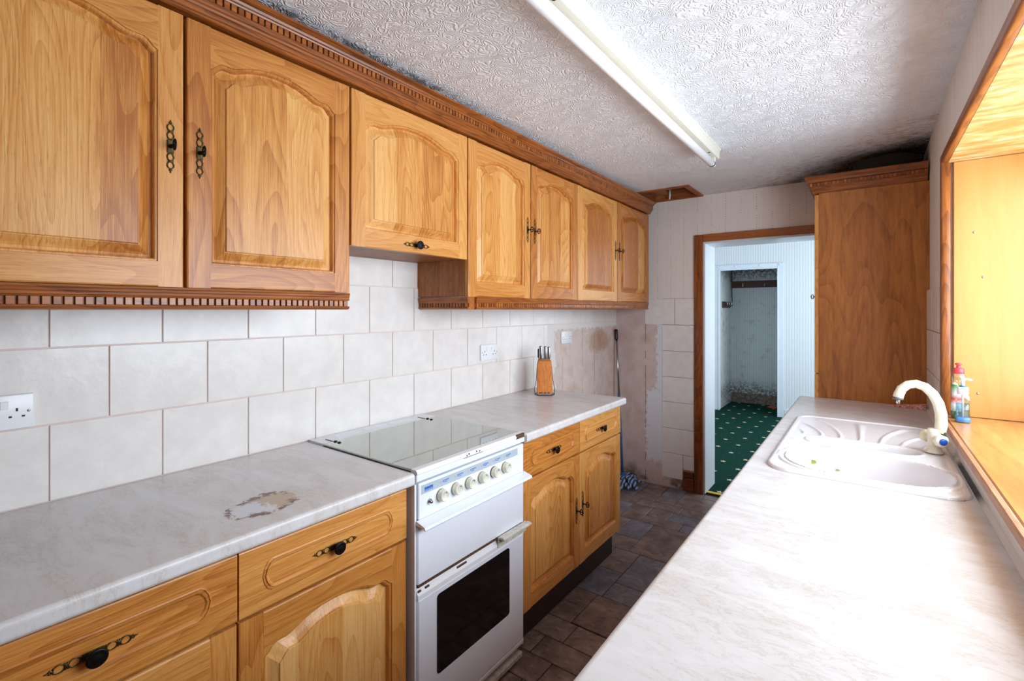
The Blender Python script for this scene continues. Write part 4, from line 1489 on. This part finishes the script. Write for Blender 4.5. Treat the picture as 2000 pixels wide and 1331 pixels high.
# ================================================================== SOCKETS
def socket(label, y0, y1, z0, z1, xw, screws=True):
    s = thing('wall_socket', label, 'socket', (xw, (y0 + y1) / 2, (z0 + z1) / 2))
    w, h = y1 - y0, z1 - z0
    MB().rbox(.0005, .0095, -w / 2, w / 2, -h / 2, h / 2, .003, 2).obj('faceplate', plastic_w, s)
    for sg in (-1, 1):
        MB().cbox(.0095, .0125, sg * .020 - .0075, sg * .020 + .0075, .008, .028, .001).obj('switch', plastic_w, s)
        cyy = sg * .042
        for a, b_, c, d in ((-.002, .002, .001, .009), (-.0145, -.0085, -.014, -.0095), (.0085, .0145, -.014, -.0095)):
            MB().box(.0094, .0098, cyy + a, cyy + b_, c, d).obj('pin_hole_shade', socket_hole_shade, s)  # flat dark plates paint the shade inside the pin holes
        MB().lathe([(.0005, .0095), (.0030, .0095), (.0030, .0102), (.0005, .0102)], (0, sg * (w / 2 - .010), .0), 'x', 10).obj('screw', steel, s)
    return s


socket('white double socket above the scorched worktop', .114, .260, 1.103, 1.189, .0045)
socket('white double socket between cooker and knife block', 2.013, 2.160, 1.118, 1.206, .0045)
socket('white double socket in the stripped plaster patch', 2.880, 3.028, 1.161, 1.248, .0003)

# ================================================================== KNIFE BLOCK
KA = math.radians(36.5)
kbx, kby = .2135, 2.348
kb = thing('knife_block', 'orange oak knife block with black wire frame on the worktop', 'knife block', (kbx, kby, .9005), KA)
m = MB()
BW, TW = .043, .036
m.loft([[(-BW, .000, .0225), (BW, .000, .0225), (BW, .098, .0225), (-BW, .098, .0225)],
        [(-BW - .001, .010, .150), (BW - .001, .010, .150), (BW, .100, .150), (-BW, .100, .150)],
        [(-TW, .020, .198), (TW, .020, .198), (TW, .098, .204), (-TW, .098, .204)],
        [(-TW + .004, .026, .203), (TW - .004, .026, .203), (TW - .004, .094, .209), (-TW + .004, .094, .209)]], 0, False, True, True, True)
m.obj('block', block_wood, kb)
for a, c in ((-BW, -.036), (-.020, -.006), (.003, .016), (.026, BW)):
    MB().box(a, c, .001, .096, .012, .0224).obj('foot', block_wood, kb)
m = MB()
for s in (-1, 1):
    m.tube([(s * .034, -.002, .0025), (s * .056, .04, .0025), (s * .060, .050, .030), (s * .048, .055, .09), (s * .044, .055, .150), (s * .037, .055, .200)], .002, 6)
m.tube([(-.034, -.002, .0025), (.034, -.002, .0025)], .002, 6)
m.tube([(-.056, .06, .0025), (-.04, .098, .0025), (.04, .098, .0025), (.056, .06, .0025)], .002, 6)
m.tube([(-.056, .06, .0025), (-.056, .04, .0025)], .002, 6)
m.tube([(.056, .06, .0025), (.056, .04, .0025)], .002, 6)
for s in (-1, 1):
    for yy in (.02, .08):
        m.tube([(s * .040, yy, .0025), (s * .040, yy, .013)], .002, 6)
m.obj('wire_frame', black_pl, kb)
for lx, ly, hh, lb in ((-.024, .040, .078, 'tallest steel-handled knife in the knife block'), (.003, .040, .076, 'middle steel-handled knife in the knife block'),
                       (.024, .042, .073, 'knife with the shortest front handle in the knife block'), (-.030, .075, .058, 'dark-handled knife at the back of the knife block')):
    c, s_ = math.cos(KA), math.sin(KA)
    k = thing('knife', lb, 'knife', (kbx + lx * c - ly * s_, kby + lx * s_ + ly * c, 1.1095), KA)
    MB().rbox(-.0095, .0095, -.012, .012, .002, hh, .006, 3).obj('handle', steel if ly < .06 else black_pl, k)
    MB().cbox(-.0030, .0030, -.0126, .0126, .004, hh - .006, .001).obj('tang', black_pl, k)
    MB().box(-.001, .001, -.010, .010, -.0015, .004).obj('blade', steel, k)

# ================================================================== MOP
mp = thing('mop', 'strip mop with metal pole leaning in the stripped corner', 'mop', (.125, 3.64, 0))
A, B = Vector((.0, 0, .06)), Vector((.023 - .125, 3.742 - 3.64, 1.236))
q = lambda f: tuple(A.lerp(B, f))
MB().tube([q(.0), q(.55)], .0105, 12).obj('lower_pole', plain('blue_pole', (66, 104, 160), .35), mp)
MB().tube([q(.55), q(.93)], .0105, 12).obj('pole', steel, mp)
MB().tube([q(.925), q(.93), q(.99), q(1.0)], [.0125, .0140, .0145, .011], 12).obj('grip', black_pl, mp)
MB().lathe([(.02, .045), (.05, .05), (.05, .062), (.018, .075), (.014, .09)], (0, 0, 0), 'z', 14).obj('mop_socket', plain('mop_socket_blue', (50, 90, 150), .4), mp)
mstr = mat_stripes('blue_white_strand', (40, 74, 136), (170, 186, 210), 260, 0)
rg = random.Random(5)
for k in range(26):
    a = rg.uniform(-.95, .55) * PI
    L = rg.uniform(.09, .155)
    r0 = .03
    pts = []
    bend = rg.uniform(-.8, .8)
    for i in range(6):
        f = i / 5
        rad = r0 + L * f
        aa = a + bend * f
        px_, py_ = rad * math.cos(aa), rad * math.sin(aa)
        px_ = max(px_, -.10)
        py_ = min(py_, .125)
        pts.append((px_, py_, .055 * (1 - f) ** 1.3 + .014 + .035 * math.sin(PI * f) * rg.uniform(.2, 1)))
    MB().tube(pts, [.015] * 5 + [.010], 6, flat=.35).obj('strand', mstr, mp)

# ================================================================== SILL BOTTLES
clear = mat_glass('clear_plastic', (.90, .95, .98, 1), .14)
b1 = thing('soap_dispenser', 'clear pump soap dispenser with blue soap on the window sill', 'soap dispenser', (1.996, 2.435, .9805))
oct_ = lambda rx, ry, z: [(rx * math.copysign(abs(math.cos(t)) ** .6, math.cos(t)), ry * math.copysign(abs(math.sin(t)) ** .6, math.sin(t)), z) for t in [2 * PI * k / 20 for k in range(20)]]
MB().loft([oct_(.021, .016, 0), oct_(.0225, .017, .004), oct_(.0225, .017, .012), oct_(.0195, .0145, .045), oct_(.0205, .0155, .080), oct_(.0205, .0155, .094), oct_(.0165, .0145, .104), oct_(.0150, .0145, .107)], 0, True, True, True, False).obj('bottle', clear, b1)
MB().loft([oct_(.0195, .0145, .002), oct_(.0212, .0158, .005), oct_(.0212, .0158, .012), oct_(.0205, .0150, .020)], 0, True, True, True, True).obj('blue_liquid', plain('blue_soap', (40, 140, 210), .15), b1)
MB().loft([oct_(.0190, .0140, .021), oct_(.0180, .0135, .045), oct_(.0186, .0140, .070)], 0, True, True, True, True).obj('suds', mat_glass('pale_blue_film', (.62, .84, .95, 1), .10), b1)
MB().lathe([(.0150, .105), (.0163, .107), (.0163, .128), (.0150, .131), (.009, .132)], (0, 0, 0), 'z', 24).obj('collar', plastic_w, b1)
MB().lathe([(.009, .132), (.009, .136), (.006, .1365)], (0, 0, 0), 'z', 16).obj('blue_ring', plain('blue_ring', (30, 110, 200), .4), b1)
MB().lathe([(.0055, .136), (.0055, .155), (.008, .157), (.008, .164), (.006, .166), (.001, .166)], (0, 0, 0), 'z', 16).tube([(0, 0, .161), (.014, -.004, .162), (.026, -.007, .159)], [.005, .004, .003], 8).obj('pump_head', plastic_w, b1)
MB().tube([(0, 0, .012), (0, 0, .105)], .0028, 8).obj('dip_tube', plastic_w, b1)

b2 = thing('washing_up_bottle', 'washing-up liquid bottle with red cap on the window sill', 'bottle', (1.993, 2.510, .9805))
MB().loft([oct_(.020, .016, 0), oct_(.0225, .018, .004), oct_(.0225, .018, .050), oct_(.0195, .0155, .085), oct_(.021, .017, .120), oct_(.021, .017, .160), oct_(.0165, .0150, .172), oct_(.0150, .0140, .175)], 0, True, True, True, False).obj('bottle', clear, b2)
MB().loft([oct_(.0185, .0148, .002), oct_(.0213, .0168, .005), oct_(.0213, .0168, .030), oct_(.0210, .0165, .034)], 0, True, True, True, True).obj('green_liquid', plain('green_detergent', (20, 110, 52), .2), b2)


def mat_label():
    t = NT('printed_label', .35)
    x, y, z = t.sep(t.coord())
    n = t.noise(t.coord(), 70, 3, .6)
    c = t.ramp(t.math('MULTIPLY', z, 5.5), (.10, lin(34, 130, 66)), (.30, lin(240, 240, 236)), (.42, lin(226, 70, 40)), (.52, lin(244, 244, 240)), (.70, lin(70, 150, 84)), (.84, lin(240, 134, 50)))
    c = t.mix(t.step(n, .58, .62), c, lin(238, 238, 232))
    t.col(c)
    return t.m


lab = MB()
lab.loft([[(p[0] * 1.01, p[1] * 1.01, p[2]) for p in oct_(rx, ry, z)][8:17] for rx, ry, z in ((.0226, .0181, .030), (.0226, .0181, .050), (.0197, .0157, .085), (.0212, .0172, .120), (.0212, .0172, .148))], 0, True, False)
lab.obj('label', mat_label(), b2)
redp = plain('red_cap_plastic', (222, 70, 78), .35)
cp = MB().lathe([(.0155, .173), (.0172, .175), (.0172, .190), (.0150, .194), (.008, .195), (.006, .204), (.0095, .207), (.0105, .212), (.006, .214), (.001, .214)], (0, 0, 0), 'z', 24)
cp.obj('cap', redp, b2)

def mat_packet():
    t = NT('red_white_packet', .45)
    n = t.noise(t.vmul(t.coord(), (1, .5, 1)), 55, 4, .65)
    t.col(t.ramp(n, (.40, lin(200, 62, 60)), (.50, lin(232, 206, 200)), (.60, lin(214, 110, 104))))
    return t.m


# ---------------- crumpled wrapper on the far end of the worktop
bm = bmesh.new()
bmesh.ops.create_cube(bm, size=1)
bmesh.ops.subdivide_edges(bm, edges=bm.edges[:], cuts=9, use_grid_fill=True)
for v in bm.verts:
    f = v.co.x + .5
    p = Vector((v.co.x * .150, v.co.y * (.030 + .035 * f), v.co.z * (.003 + .019 * f) + (.0015 + .0095 * f)))
    n = noise.noise_vector(Vector((p.x * 60, p.y * 60, p.z * 60))) * .0035
    n.z = abs(n.z) if v.co.z > -.49 else 0
    v.co = p + n
wr = MB().add_bm(bm, 0, False)
tag(wr.obj('packet', mat_packet(), None, (1.868, 3.165, .9008), (0, 0, -.05)), 'crumpled red and white packet by the tall cabinet', 'packet')
